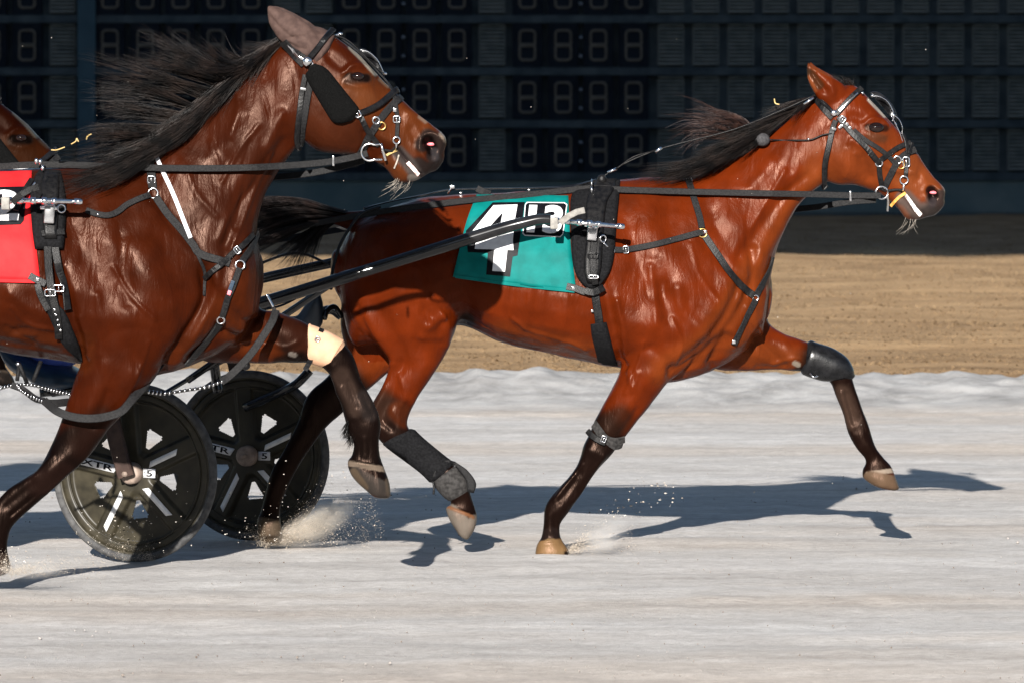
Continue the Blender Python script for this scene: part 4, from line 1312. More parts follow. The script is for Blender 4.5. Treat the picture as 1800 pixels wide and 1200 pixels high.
    body_paint = [
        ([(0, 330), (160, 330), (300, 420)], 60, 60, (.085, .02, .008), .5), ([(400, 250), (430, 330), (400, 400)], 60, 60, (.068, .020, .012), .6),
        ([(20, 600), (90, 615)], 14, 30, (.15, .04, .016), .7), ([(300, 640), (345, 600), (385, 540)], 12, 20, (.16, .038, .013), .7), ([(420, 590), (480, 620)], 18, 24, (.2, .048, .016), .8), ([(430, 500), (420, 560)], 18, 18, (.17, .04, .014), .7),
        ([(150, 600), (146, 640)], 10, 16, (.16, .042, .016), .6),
        ([(140, 800), (90, 840), (30, 890), (-15, 940)], 44, 34, (.006, .0042, .004), .96, 20, D0 + .03), ([(180, 740), (150, 780)], 14, 26, (.035, .013, .009), .7, 20, D0 + .03), ([(110, 835), (70, 850)], 14, 18, (.045, .02, .016), .5, 20, D0 + .03),
        ([(540, 590), (600, 620), (625, 690), (640, 750), (645, 810)], 42, 24, (.007, .005, .0048), .96), ([(600, 660), (615, 690), (625, 715)], 9, 14, (.085, .052, .040), .75), ([(640, 700), (650, 725)], 10, 10, (.05, .04, .038), .6), ([(500, 560), (530, 600)], 14, 30, (.075, .018, .008), .7), ([(530, 628), (490, 636)], 6, 10, BLACK, .8), ([(511, 622), (518, 624)], 3, 2, (.45, .38, .33), .9),
        ([(614, 814), (676, 824)], 4, 2, (.42, .32, .24), .95), ([(625, 835), (650, 850), (678, 862)], 14, 3, (.10, .085, .075), .96), ([(622, 830), (640, 856)], 6, 3, (.24, .17, .11), .8), ([(684, 845), (686, 868)], 5, 4, (.2, .15, .11), .8),
        ([(-45, 978), (15, 980)], 6, 3, (.10, .07, .055), .95), ([(-50, 990), (18, 992)], 12, 3, (.10, .07, .055), .95),
        ([(-250, 760), (-180, 900)], 60, 40, BLACK, .95), ([(-480, 800), (-560, 960)], 60, 40, BLACK, .95),
    ]
    head_paint = [
        ([(560, 220), (600, 240)], 30, 30, (.10, .034, .020), .6), ([(620, 170), (650, 165), (690, 215), (730, 235)], 24, 26, (.23, .072, .028), .8), ([(600, 160), (640, 180)], 14, 20, (.25, .09, .04), .7), ([(720, 215), (765, 238)], 14, 14, (.24, .072, .026), .7), ([(680, 290), (700, 305)], 14, 10, (.26, .09, .04), .7),
        ([(610, 140), (646, 138)], 5, 8, (.06, .03, .022), .8), ([(614, 135), (644, 138)], 5, 4, (.006, .004, .004), .9),
        ([(742, 255), (752, 240), (772, 250), (762, 275), (772, 290), (750, 300), (735, 290)], 9, 9, (.035, .028, .027), .93), ([(700, 268), (716, 285), (735, 312)], 8, 7, (.16, .135, .125), .9), ([(735, 315), (722, 313)], 4, 4, (.42, .36, .31), .8), ([(752, 248), (760, 264)], 9, 4, (.006, .004, .004), .97), ([(764, 266), (766, 278)], 4, 5, (.09, .08, .085), .8),
        ([(616, 84), (640, 108), (660, 130)], 2.6, 3, (.72, .64, .52), .95), ([(668, 140), (682, 152)], 1.2, 4, (.5, .32, .2), .7), ([(738, 206), (748, 214)], 1.5, 4, (.55, .38, .28), .7), ([(776, 236), (785, 248)], 3, 3, (.6, .46, .36), .9),
        ([(700, 262), (720, 290), (742, 310)], 2, 3, (.05, .035, .035), .9),
    ]
    sp = [([T(*p, 0.0) for p in s[0]], *s[1:]) for s in body_paint] + [([Tp(p) for p in s[0]], *s[1:]) for s in head_paint]
    paint(me, co, bay, sp)
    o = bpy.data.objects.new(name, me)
    me.materials.append(M['coat_dark' if tr is None else 'coat_brown_shaded'])
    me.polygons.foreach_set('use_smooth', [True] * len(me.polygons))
    link(o)
    tag(o, label or 'dark bay horse nearest the camera with flying black mane and mauve ear hood', 'horse', 'harness horses at full trot')
    return o
# ------------------------------------------------------------------ eyes, manes, tails
def eyes(parent, surf, px, py, D0, r=.027):
    h, n = surf.hit(px, py)
    d = (h.y if h else D0 - .09) - .004
    for s in (-1, 1):
        y = d + .006 if s < 0 else 2 * D0 - d - .006
        ball('eye', P(px, py, d) * 1 + Vector((0, y - d, 0)), r, M['eye'], parent, (1.25, .8, .86))

def nostril(parent, surf, px, py, D0):
    h, n = surf.hit(px, py)
    d = (h.y if h else D0 - .05) - .002
    ball('nostril_lining', P(px, py, d), .014, M['pink'], parent, (1.2, .6, .5))

def whiskers(parent, pts, D0, n=34, seed=2, tip=(-25, 26)):
    rg = np.random.default_rng(seed)
    gs = []
    bm = bmesh.new()
    for _ in range(n):
        i = rg.uniform(0, len(pts) - 1.001); j = int(i)
        x = pts[j][0] + (pts[j + 1][0] - pts[j][0]) * (i - j); y = pts[j][1] + (pts[j + 1][1] - pts[j][1]) * (i - j)
        d = D0 + rg.uniform(-.035, .035)
        L = rg.uniform(.4, 1.1)
        tx, ty = tip[0] * L + rg.normal(0, 7), tip[1] * L + rg.normal(0, 4)
        c = catmull([(x, y - 4, d), (x + tx * .4, y + ty * .55, d), (x + tx, y + ty, d + rg.normal(0, .02))], 4)
        tube_into(bm, [P(*q) for q in c], list(np.linspace(.0009, .0003, len(c))), 3)
    bm_obj('whiskers', bm, M['whisker'], parent)

def mane1(h, T, D0, n=1900):
    g = lambda pts, d0=0.0, d1=0.0: [(*T(x, y, k), D0 + d0 + (d1 - d0) * i / (len(pts) - 1)) for i, (x, y, k) in enumerate(pts)]
    def G(pts, kroot, d0=0.0, d1=0.0): return g([(x, y, kroot) for x, y in pts], d0, d1)
    top = [G([(503, 66), (488, 74), (468, 88), (446, 104), (425, 116)], 1), G([(480, 82), (462, 98), (440, 114), (416, 124), (392, 128)], .95), G([(455, 106), (430, 118), (400, 122), (372, 116), (344, 98)], .85),
           G([(432, 126), (400, 122), (368, 108), (335, 92), (296, 82)], .75, 0, -.05), G([(415, 138), (372, 122), (325, 100), (285, 84), (240, 62)], .65, 0, .05), G([(396, 152), (345, 134), (300, 116), (255, 104), (212, 92)], .6, 0, -.06), G([(378, 168), (326, 150), (280, 136), (230, 126), (176, 116)], .5),
           G([(352, 190), (310, 176), (262, 160), (212, 154), (160, 146)], .4, 0, .05), G([(335, 206), (290, 196), (240, 184), (200, 178), (172, 176)], .3), G([(310, 222), (265, 218), (222, 214), (184, 208), (160, 210)], .25, 0, -.04),
           G([(288, 240), (245, 242), (204, 244), (165, 248), (130, 254)], .2), G([(262, 256), (225, 262), (180, 270), (130, 278), (84, 290)], .1)]
    hair('mane', top, int(n * 1.5), .0012, M['hair'], h, jit=20, djit=.08, lmin=.4, wav=4.5, seed=4)
    near = [G([(500, 72), (480, 84), (462, 100), (448, 118)], 1, -.03, -.06), G([(470, 94), (440, 118), (415, 140), (380, 172), (352, 200)], .8, -.03, -.11), G([(430, 125), (398, 155), (365, 185), (335, 215), (290, 240)], .65, -.03, -.13),
            G([(392, 158), (362, 195), (325, 228), (280, 252), (230, 272)], .5, -.03, -.15), G([(355, 190), (325, 225), (285, 255), (225, 285), (165, 305)], .35, -.03, -.18), G([(320, 215), (290, 250), (245, 278), (185, 300), (110, 325)], .25, -.03, -.2),
            G([(290, 240), (262, 268), (220, 295), (160, 318), (85, 332)], .15, -.03, -.22), G([(262, 258), (235, 280), (190, 305), (140, 322), (70, 315)], .1, -.02, -.2)]
    hair('mane', near, int(n * 1.3), .0013, M['hair'], h, jit=14, djit=.025, lmin=.45, wav=6, seed=9)
    crest = [G([(505, 66), (470, 86), (434, 114), (390, 152), (340, 196), (290, 232), (240, 262), (190, 280)], .5, 0, 0)] if T is ID else None
    if crest:
        hair('mane', [crest[0], [(x, y - 8, d) for x, y, d in crest[0]]], 200, .0028, M['hair'], h, jit=5, djit=.05, lmin=.95, wav=1.0, seg=14, seed=12)
    fl = [G([(560, 52), (552, 44), (530, 38)], 1), G([(575, 56), (580, 52), (592, 58)], 1)]

def mane2(h, D0):
    G = lambda pts, d0=-.02, d1=-.06: [(x, y, D0 + d0 + (d1 - d0) * i / (len(pts) - 1)) for i, (x, y) in enumerate(pts)]
    a = [G([(1438, 166), (1424, 172), (1405, 184), (1388, 198)]), G([(1420, 178), (1398, 188), (1368, 205), (1338, 222)]), G([(1400, 194), (1370, 208), (1330, 222), (1280, 242)]), G([(1378, 212), (1340, 224), (1295, 240), (1240, 262)]), G([(1352, 232), (1318, 240), (1268, 258), (1205, 280)]),
         G([(1330, 248), (1290, 258), (1245, 276), (1180, 298)]), G([(1300, 264), (1265, 276), (1220, 294), (1155, 308)]), G([(1270, 282), (1235, 292), (1195, 304), (1130, 314)]), G([(1240, 298), (1205, 306), (1165, 312), (1110, 318)])]
    hair('mane', a, 2400, .0012, M['hair'], h, jit=9, djit=.03, lmin=.45, wav=3, seed=21)
    b = [G([(1395, 198), (1350, 232), (1322, 252), (1296, 262)], -.03, -.11), G([(1360, 226), (1318, 254), (1278, 274), (1240, 296)], -.03, -.13), G([(1320, 252), (1280, 276), (1240, 296), (1200, 308)], -.03, -.13), G([(1290, 270), (1250, 290), (1222, 300), (1180, 312)], -.03, -.13)]
    hair('mane', b, 1100, .0013, M['hair'], h, jit=8, djit=.02, lmin=.45, wav=3.5, seed=22)
    c = [G([(1322, 222), (1302, 206), (1268, 200), (1226, 194), (1196, 192)], 0, .05), G([(1312, 226), (1288, 212), (1250, 208), (1208, 204)], 0, -.05), G([(1296, 236), (1262, 222), (1222, 218), (1188, 236)], 0, .05), G([(1270, 246), (1236, 240), (1205, 250), (1188, 268)])]
    hair('mane', c, 420, .0010, M['hair_red'], h, jit=13, djit=.06, lmin=.35, wav=4, seed=23)
    f = [G([(1475, 150), (1466, 140), (1456, 134)], 0, 0), G([(1492, 150), (1488, 142), (1478, 138)], 0, 0), G([(1503, 152), (1500, 146), (1494, 146)], 0, 0)]
    hair('forelock', f, 140, .0012, M['hair'], h, jit=4, djit=.02, lmin=.5, wav=1, seg=5, seed=24)

def tail2(h, D0):
    G = lambda pts, d=0.0: [(x, y, D0 + d * i / (len(pts) - 1)) for i, (x, y) in enumerate(pts)]
    a = [G([(612, 372), (575, 364), (535, 352), (492, 348), (440, 352), (395, 372)], .05), G([(606, 376), (560, 366), (515, 358), (465, 362), (410, 382)]), G([(600, 380), (555, 374), (505, 374), (455, 386), (400, 410)], -.05), G([(596, 385), (555, 384), (510, 392), (460, 412), (405, 440)], .05),
         G([(592, 388), (560, 394), (525, 408), (480, 430), (440, 455)], -.05)]
    hair('tail', a, 2200, .0014, M['hair_dock'], h, jit=8, djit=.06, lmin=.6, wav=3, seg=11, seed=31)
    b = [G([(590, 390), (570, 402), (550, 425), (540, 452), (522, 486)]), G([(575, 392), (556, 408), (538, 432), (524, 462), (514, 500)], .05), G([(560, 392), (540, 412), (515, 432), (490, 446), (462, 458)], -.04)]
    hair('tail', b, 420, .0011, M['hair'], h, jit=9, djit=.05, lmin=.5, wav=4, seg=11, seed=32)

def feathers(h, D0):
    G = lambda pts, d=0.0: [(x, y, D0 + .15 + d) for x, y in pts]
    hair('fetlock_hair', [G([(612, 738), (606, 750), (602, 762)], -.02), G([(614, 746), (606, 760), (600, 772)], .0), G([(617, 756), (613, 768), (609, 778)], .02), G([(622, 768), (620, 780), (616, 790)])], 260, .0012, M['hair'], h, jit=4, djit=.02, lmin=.5, wav=1, seg=5, seed=41)

ID = lambda x, y, k: (x, y)

# ------------------------------------------------------------------ number cloths
def cloth2(s):
    D = 23.7
    t = thing('number_cloth', P(905, 430, 23.68), 'teal number cloth with a big white 4 lying over the leading horse\'s back', 'saddle cloth')
    c = patch('cloth', s, [(838, 342), (826, 372), (817, 400), (806, 445), (796, 487)], [(999, 344), (1001, 390), (1004, 440), (1009, 480), (1013, 513)], M['teal'], t, .003, .010, nu=26, nv=26, wob=.0)
    sc = Surf([c])
    f = lambda l: [(780 + x / 2.79, 230 + y / 2.79) for x, y in l]
    on_surface('numeral_shadow', [f([(240, 352), (398, 350), (362, 612), (338, 618), (325, 716), (208, 706), (216, 600), (118, 596), (108, 492)])], sc, M['print_black'], t, .0008)
    on_surface('numeral', [f([(244, 366), (362, 362), (350, 430), (290, 400), (205, 492), (196, 520), (148, 540), (138, 496)]),
                           f([(350, 430), (339, 536), (342, 586), (152, 580), (158, 538), (196, 520), (268, 520), (276, 470), (290, 400)]),
                           f([(248, 586), (312, 586), (300, 692), (238, 688)])], sc, M['print_white'], t, .0026)
    on_surface('small_panel_edge', [f([(408, 350), (592, 352), (606, 362), (586, 508), (572, 523), (398, 516), (386, 506), (398, 362)])], sc, M['print_white'], t, .0008)
    on_surface('small_panel', [f([(412, 354), (590, 356), (601, 364), (582, 506), (570, 518), (400, 511), (391, 503), (402, 364)])], sc, M['print_black'], t, .0024)
    text_on('small_numeral', '13', [f([(405, 500)])[0], f([(575, 506)])[0], f([(592, 366)])[0], f([(420, 362)])[0]], sc, M['print_white'], t, .0042, bold=.045)
    # folded top edge and lower fastening tab
    strap('hem', sc, [(800, 486), (900, 500), (1010, 512)], .014, M['teal'], t, .002, .001)
    strap('tab', s, [(996, 504), (1012, 508), (1030, 514), (1045, 510)], .030, M['leather'], t, .004, .014)
    plate('stud', s, 1008, 507, 5, 5, 0, t, M['metal'], .004, .02)

def cloth1(s):
    t = thing('number_cloth', P(-20, 400, 21.88), 'red number cloth cut by the left edge, white 2 on a black panel', 'saddle cloth')
    c = patch('cloth', s, [(-150, 302), (-152, 360), (-158, 420), (-165, 490)], [(56, 300), (54, 350), (62, 420), (71, 496)], M['red'], t, .003, .010, nu=26, nv=24)
    sc = Surf([c])
    on_surface('small_panel', [[(-62, 330), (42, 328), (48, 333), (42, 388), (36, 395), (-66, 398), (-72, 392), (-68, 334)]], sc, M['print_black'], t, .0012)
    text_on('small_numeral', '12', [(-62, 388), (32, 388), (40, 333), (-54, 335)], sc, M['print_white'], t, .003, bold=.045)
    strap('hem', sc, [(-160, 490), (-60, 492), (68, 495)], .014, M['red'], t, .002, .001)
    strap('tab', s, [(52, 485), (66, 493), (80, 500)], .028, M['leather'], t, .004, .014)
    plate('stud', s, 66, 492, 5, 5, 0, t, M['metal'], .004, .02)

# ------------------------------------------------------------------ harness of the leading horse
def harness2(h, s, sc, D0):
    t = thing('driving_harness', P(1045, 400, 23.68), 'black racing harness with saddle pad and breast strap on the teal clothed horse', 'harness')
    patch('saddle_pad', s, [(1046, 316), (1024, 325), (1004, 345), (1003, 400), (1008, 470), (1024, 500), (1040, 508)], [(1090, 316), (1089, 330), (1088, 345), (1083, 400), (1079, 450), (1070, 482), (1052, 506)], M['pad'], t, .022, .012, nu=14, nv=26)
    st = patch('saddle', s, [(1050, 314), (1038, 335), (1030, 360), (1030, 420), (1026, 470), (1032, 498)], [(1084, 314), (1078, 335), (1066, 360), (1060, 420), (1057, 470), (1050, 500)], M['leather'], t, .018, .034, nu=8, nv=20)
    ss = Surf([st])
    strap('billet', ss, [(1045, 420), (1042, 450), (1043, 480), (1046, 500)], .028, M['leather'], t, .006, .001)
    for y, x in ((450, 1042), (487, 1043)):
        buckle('buckle', ss, x, y, 17, 5 if y > 460 else 9, 0, t, M['metal'] if y > 460 else M['rubber'], .012)
    strap('girth_strap', s, [(1043, 500), (1047, 530), (1052, 560), (1055, 585)], .034, M['leather'], t, .006, .006)
    patch('girth', s, [(1038, 570), (1040, 590), (1046, 615), (1052, 640)], [(1066, 566), (1072, 590), (1078, 615), (1086, 643)], M['pad'], t, .014, .005, nu=8, nv=14)
    strap('girth_loop', s, [(1028, 512), (1040, 516), (1054, 508)], .030, M['leather'], t, .006, .03)
    plate('stud', s, 1041, 547, 4, 4, 0, t, M['metal'], .004, .016)
    # tug block holding the shaft end
    d = 23.60
    plate('tug_block', ss, 1041, 410, 17, 26, -6, t, M['metal'], .03, .012)
    plate('tug_plate', ss, 1040, 397, 26, 6, -6, t, M['metal'], .02, .028)
    metal_ring('trace_ring', ss, 1060, 420, 6, t, off=.02)
    # breast strap and its hangers
    strap('breast_strap', s, [(1077, 440), (1100, 440), (1150, 431), (1190, 421), (1235, 408)], .026, M['webbing'], t, .005, .006)
    bm = bmesh.new()
    hh, _ = s.hit(1068, 430)
    dd = hh.y - .04
    tube_into(bm, [P(1055, 422, dd), P(1066, 432, dd), P(1074, 440, dd + .02)], .004, 8)
    ring_into(bm, P(1075, 441, dd + .02), 5 * dd / FPX, .003)
    bm_obj('snap_hook', bm, M['metal'], t)
    buckle('buckle', s, 1100, 439, 9, 12, 4, t, off=.014)
    metal_ring('ring', s, 1235, 410, 7.5, t, M['brass'])
    plate('stud', s, 1240, 408, 5, 5, 0, t, M['metal'], .006, .016)
    strap('neck_strap', s, [(1209, 316), (1215, 335), (1222, 358), (1229, 382), (1233, 402)], .028, M['webbing'], t, .005, .005, far_too=True)
    buckle('buckle', s, 1211, 317, 10, 7, 12, t, off=.012)
    strap('breast_strap', s, [(1238, 414), (1262, 450), (1282, 480), (1304, 504), (1325, 520)], .030, M['leather'], t, .005, .006)
    strap('breast_strap', s, [(1328, 520), (1342, 492), (1352, 470), (1357, 452)], .028, M['webbing'], t, .005, .005)
    metal_ring('ring', s, 1328, 524, 5, t)
    strap('breast_strap', s, [(1327, 528), (1312, 556), (1300, 580), (1290, 604)], .026, M['webbing'], t, .005, .006)
    plate('stud', s, 1290, 601, 6, 6, 0, t, M['metal'], .008, .014)
    # back strap, terrets, crupper and the thigh strap behind
    strap('back_strap', s, [(1050, 322), (1000, 334), (930, 337), (850, 338), (790, 340), (745, 349), (690, 360), (640, 372)], .022, M['leather'], t, .005, .012)
    for x, y in ((843, 338), (810, 340), (930, 335)):
        plate('stud', s, x, y, 4, 4, 0, t, M['metal'], .005, .02)
    bm = bmesh.new(); dd = D0 - .04
    tube_into(bm, [P(787, 341, dd), P(792, 333, dd), P(796, 327, dd)], .0035, 8)
    box_into(bm, P(795, 329, dd), Vector((.010, 0, 0)), Vector((0, .008, 0)), Vector((0, 0, .007)))
    bm_obj('snap_hook', bm, M['metal'], t)
    bm = bmesh.new()
    ribbon_into(bm, [P(838, 332, D0 - .03), P(850, 338, D0 - .035), P(862, 342, D0 - .05)], [Vector((0, -1, .3))] * 3, .030, .005, .0)
    bm_obj('loop', bm, M['webbing'], t, smooth=False)
    for yc in (-.10, -.16):
        c = P(1040, 323 + yc * -30, D0 + yc)
        bm = bmesh.new(); ring_into(bm, c + Vector((0, -.01, .012)), .012, .003, Vector((1, 0, 0))); tube_into(bm, [c + Vector((0, .0, -.03)), c], .004, 8)
        bm_obj('terret', bm, M['metal'], t)
    p = [P(668, 364, 23.84), P(636, 376, 23.80), P(616, 400, 23.78), P(598, 430, 23.76), P(587, 466, 23.74), P(582, 492, 23.70), P(582, 508, 23.66)]
    tube('thigh_strap', p, .007, M['leather'], t, 8)
    return t

def near_body(s, pts, gap=.03):
    q = catmull(pts, 8); out = []
    for x, y, d in q:
        h, _ = s.hit(x, y, None, False)
        out.append([x, y, (h.y - gap) if h else np.nan])
    out = np.array(out); i = np.arange(len(out)); ok = ~np.isnan(out[:, 2])
    out[:, 2] = np.interp(i, i[ok], out[ok, 2])
    for _ in range(14): out[1:-1, 2] = np.minimum(out[1:-1, 2], (out[:-2, 2] + out[2:, 2]) / 2)
    return out

def reins2(s, sc):
    t = thing('rein', P(1550, 340, 23.86), 'long grey driving rein from the leading horse\'s bit back along its side', 'rein')
    pts = [(1548, 344, 23.88), (1500, 344, 23.82), (1430, 342, 23.78), (1330, 340, 23.74), (1200, 337, 23.72), (1100, 334, 23.70), (1040, 331, 23.70), (960, 339, 23.70), (880, 347, 23.69), (835, 351, 23.68), (768, 359, 23.66), (680, 371, 23.66), (560, 392, 23.7), (420, 420, 23.74), (270, 448, 23.8)]
    bm = bmesh.new()
    q = near_body(s, pts)
    ribbon_into(bm, [P(*c) for c in q], [Vector((0, -1, 0))] * len(q), .026, .005, 0)
    bm_obj('strap', bm, M['webbing'], t, smooth=False)
    bm = bmesh.new()
    q = catmull([(1540, 352, 24.12), (1490, 356, 24.16), (1420, 366, 24.2), (1300, 372, 24.22), (1050, 350, 24.3), (800, 372, 24.34), (500, 420, 24.3), (270, 455, 24.25)], 8)
    ribbon_into(bm, [P(*c) for c in q], [Vector((0, -1, .2))] * len(q), .026, .005, 0)
    bm_obj('strap', bm, M['webbing'], t, smooth=False)
    bm = bmesh.new()
    box_into(bm, P(1495, 345, 23.80), Vector((.004, 0, 0)), Vector((0, .006, 0)), Vector((0, 0, .022)))
    bm_obj('keeper', bm, M['metal'], t)
    # check rein from the saddle hook up to the poll
    t2 = thing('check_rein', P(1060, 318, 23.95), 'thin check rein with steel clips from saddle to the leading horse\'s poll', 'rein')
    D = 23.93
    tube('cord', [P(1046, 322, D), P(1072, 303, D), P(1110, 282, D), P(1158, 263, D), P(1205, 250, D), (P(1290, 228, D)), P(1370, 196, D), P(1432, 168, D)], .0035, M['leather'], t2, 6)
    tube('cord', [P(1082, 298, D - .03), P(1112, 277, D - .04), P(1140, 268, D - .03), P(1158, 263, D)], .003, M['leather'], t2, 6)
    for a, b in (((1068, 304), (1084, 297)), ((1152, 268), (1163, 260)), ((1413, 184), (1430, 172))):
        tube('clip', [P(*a, D - .012), P(*b, D - .012)], .006, M['metal'], t2, 8)
    ball('knot', P(1058, 316, D - .02), .02, M['leather'], t2, (1, .8, 1.1))

def bridle2(h, s, D0):
    t = thing('bridle', P(1467, 200, 23.9), 'black open bridle with silver rosette and wire eye guard on the leading horse', 'bridle')
    L = M['leather']
    strap('crown_strap', s, [(1434, 168), (1444, 182), (1456, 196), (1466, 206)], .040, L, t, .006, .004)
    strap('crown_strap', s, [(1444, 176), (1456, 188), (1468, 201)], .014, M['rubber'], t, .009, .006)
    strap('brow_band', s, [(1470, 202), (1482, 188), (1496, 173), (1514, 156)], .024, L, t, .006, .005, far_too=True)
    strap('brow_band', s, [(1476, 196), (1490, 181), (1506, 166)], .006, M['metal'], t, .003, .011)
    hh, _ = s.hit(1466, 199)
    ball('rosette', P(1466, 199, hh.y - .014), .014, M['metal'], t, (1, .6, 1))
    ball('stud', P(1516, 164, s.hit(1510, 164)[0].y - .012), .006, M['metal'], t)
    strap('cheek_strap', s, [(1474, 206), (1490, 226), (1508, 246), (1526, 264), (1540, 280), (1546, 288)], .024, L, t, .006, .004)
    strap('cheek_strap', s, [(1500, 229), (1520, 246), (1545, 262), (1562, 276), (1574, 290)], .020, M['webbing'], t, .004, .003)
    buckle('buckle', s, 1481, 210, 9, 10, -40, t)
    for x, y in ((1489, 219), (1494, 225)): plate('stud', s, x, y, 5, 5, -40, t, M['metal'], .004, .012)
    strap('throat_lash', s, [(1470, 212), (1463, 232), (1456, 258), (1449, 290), (1447, 322), (1452, 332)], .024, L, t, .007, .006, far_too=True)
    plate('stud', s, 1466, 227, 8, 4, -15, t, M['metal'], .004, .014); plate('stud', s, 1478, 223, 9, 4, 35, t, M['metal'], .004, .01)
    strap('nose_band', s, [(1544, 284), (1560, 272), (1578, 260), (1600, 251)], .022, L, t, .006, .004, far_too=True)
    metal_ring('ring', s, 1545, 287, 6, t)
    strap('cheek_piece', s, [(1545, 292), (1546, 306), (1549, 322), (1552, 332)], .022, L, t, .005, .004)
    strap('nose_band', s, [(1609, 263), (1592, 271), (1578, 284), (1565, 308), (1556, 326), (1552, 334)], .028, M['webbing'], t, .005, .003, far_too=True)
    metal_ring('ring', s, 1577, 282, 7, t); metal_ring('ring', s, 1584, 291, 6, t, M['brass'])
    strap('check_strap', s, [(1583, 237), (1590, 250), (1594, 268), (1593, 290), (1591, 312)], .018, L, t, .006, .008)
    strap('check_strap', s, [(1600, 252), (1596, 272)], .014, L, t, .006, .01)
    buckle('buckle', s, 1593, 285, 11, 16, 3, t, off=.016)
    metal_ring('ring', s, 1589, 317, 7, t, off=.012)
    tube('snap_hook', [P(1589, 324, s.hit(1588, 326)[0].y - .012), P(1587, 336, s.hit(1587, 336)[0].y - .010)], .005, M['metal'], t, 8)
    # bit
    d = min(s.hit(x_, y_)[0].y for x_, y_ in ((1550, 332), (1560, 338), (1542, 330), (1552, 338))) - .014
    b = bmesh.new(); ring_into(b, P(1550, 339, d), 11 * d / FPX, .0038, Vector((.15, -1, 0))); bm_obj('bit_ring', b, M['metal'], t)
    tube('bit_shank', [P(1560, 342, d), P(1561, 356, d), P(1560, 372, d)], [.004] * 7 + [.004, .0045, .005, .0055, .006, .005][:6] if False else .0045, M['metal'], t, 8)
    tube('mouthpiece', [P(1560, 336, d + .004), P(1574, 334, s.hit(1574, 334)[0].y - .006), P(1588, 335, s.hit(1588, 335)[0].y - .002), P(1592, 337, D0)], .0055, M['webbing'], t, 8)
    strap('tongue_tie', s, [(1592, 339), (1582, 346), (1574, 354), (1567, 362)], .013, M['orange'], t, .004, .004)
    # eye guard: cup on the far side and bent wires
    cup = bmesh.new()
    n = 18
    vs = []
    for i in range(n + 1):
        a = math.pi * i / n
        for j, r in enumerate((1.0, .55, .1)):
            u = -math.cos(a) * r; v = math.sin(a) * r
            px = 1552 + 29 * u * .78 + v * 17 * .62; py = 190 + 29 * u * .9 - v * 17 * .78
            vs.append(cup.verts.new(P(px, py, D0 + .085 + .03 * (1 - r) + .01 * v)))
    for i in range(n):
        for j in range(2):
            cup.faces.new((vs[i * 3 + j], vs[i * 3 + j + 1], vs[(i + 1) * 3 + j + 1], vs[(i + 1) * 3 + j]))
    o = bm_obj('eye_cup', cup, M['rubber'], t)
    sd = o.modifiers.new('s', 'SOLIDIFY'); sd.thickness = .004
    W = lambda l, d: [P(x, y, D0 + d) for x, y in l]
    tube('guard_wire', W([(1532, 170), (1545, 170), (1559, 178), (1568, 192), (1571, 206), (1568, 214)], .05), .0022, M['metal'], t, 6)
    tube('guard_wire', W([(1571, 203), (1580, 210), (1586, 224), (1585, 236)], .03), .0022, M['metal'], t, 6)
    tube('guard_wire', W([(1567, 204), (1571, 212), (1576, 222), (1584, 240), (1589, 262), (1591, 282)], -.045), .0022, M['metal'], t, 6)
    for x, y in ((1574, 219), (1571, 203), (1533, 169)): ball('stud', P(x, y, D0 + .0), .006, M['metal'], t)
    # pull cord with its ball
    t2 = thing('ear_plug_cord', P(1342, 246, 23.85), 'round grey foam ball on a thin cord beside the leading horse\'s neck', 'cord')
    dd = s.hit(1345, 250)[0].y - .035
    ball('ball', P(1340, 246, dd), .031, M['grey_ball'], t2, (1.05, 1, .92))
    tube('cord', [P(1350, 246, dd), P(1375, 247, dd + .01), P(1400, 247, s.hit(1400, 247)[0].y - .012), P(1425, 246, s.hit(1425, 246)[0].y - .012), P(1445, 238, s.hit(1445, 238)[0].y - .012), P(1462, 235, s.hit(1462, 235)[0].y - .012)], .0035, M['leather'], t2, 6)
    ball('bead', P(1421, 245, s.hit(1421, 245)[0].y - .014), .006, M['metal'], t2)
    strap('lip_foam', s, [(1590, 340), (1599, 352), (1608, 366), (1618, 379)], .020, M['foam'], t, .004, .001)
    return t

def shell_on(name, s, poly_left, poly_right, mat, parent, thick, off, nu=16, nv=14):
    return patch(name, s, poly_left, poly_right, mat, parent, thick, off, nu, nv)

def cuff(name, stations, D0, mat, parent, grow=.006, sub=5, nring=28):
    """sleeve round a limb: same section layout as the limb, a little larger"""
    st = []
    for a in stations:
        x1, y1, x2, y2, hw, yc = a[:6]
        dx, dy = x1 - x2, y1 - y2; L = math.hypot(dx, dy); g = grow * FPX / D0
        st.append((x1 + dx / L * g, y1 + dy / L * g, x2 - dx / L * g, y2 - dy / L * g, hw + grow, yc, 0, 2.3))
    V = []; Fc = []
    loft(st, D0, V, Fc, nring, sub)
    return mesh_obj(name, V, Fc, mat, parent)

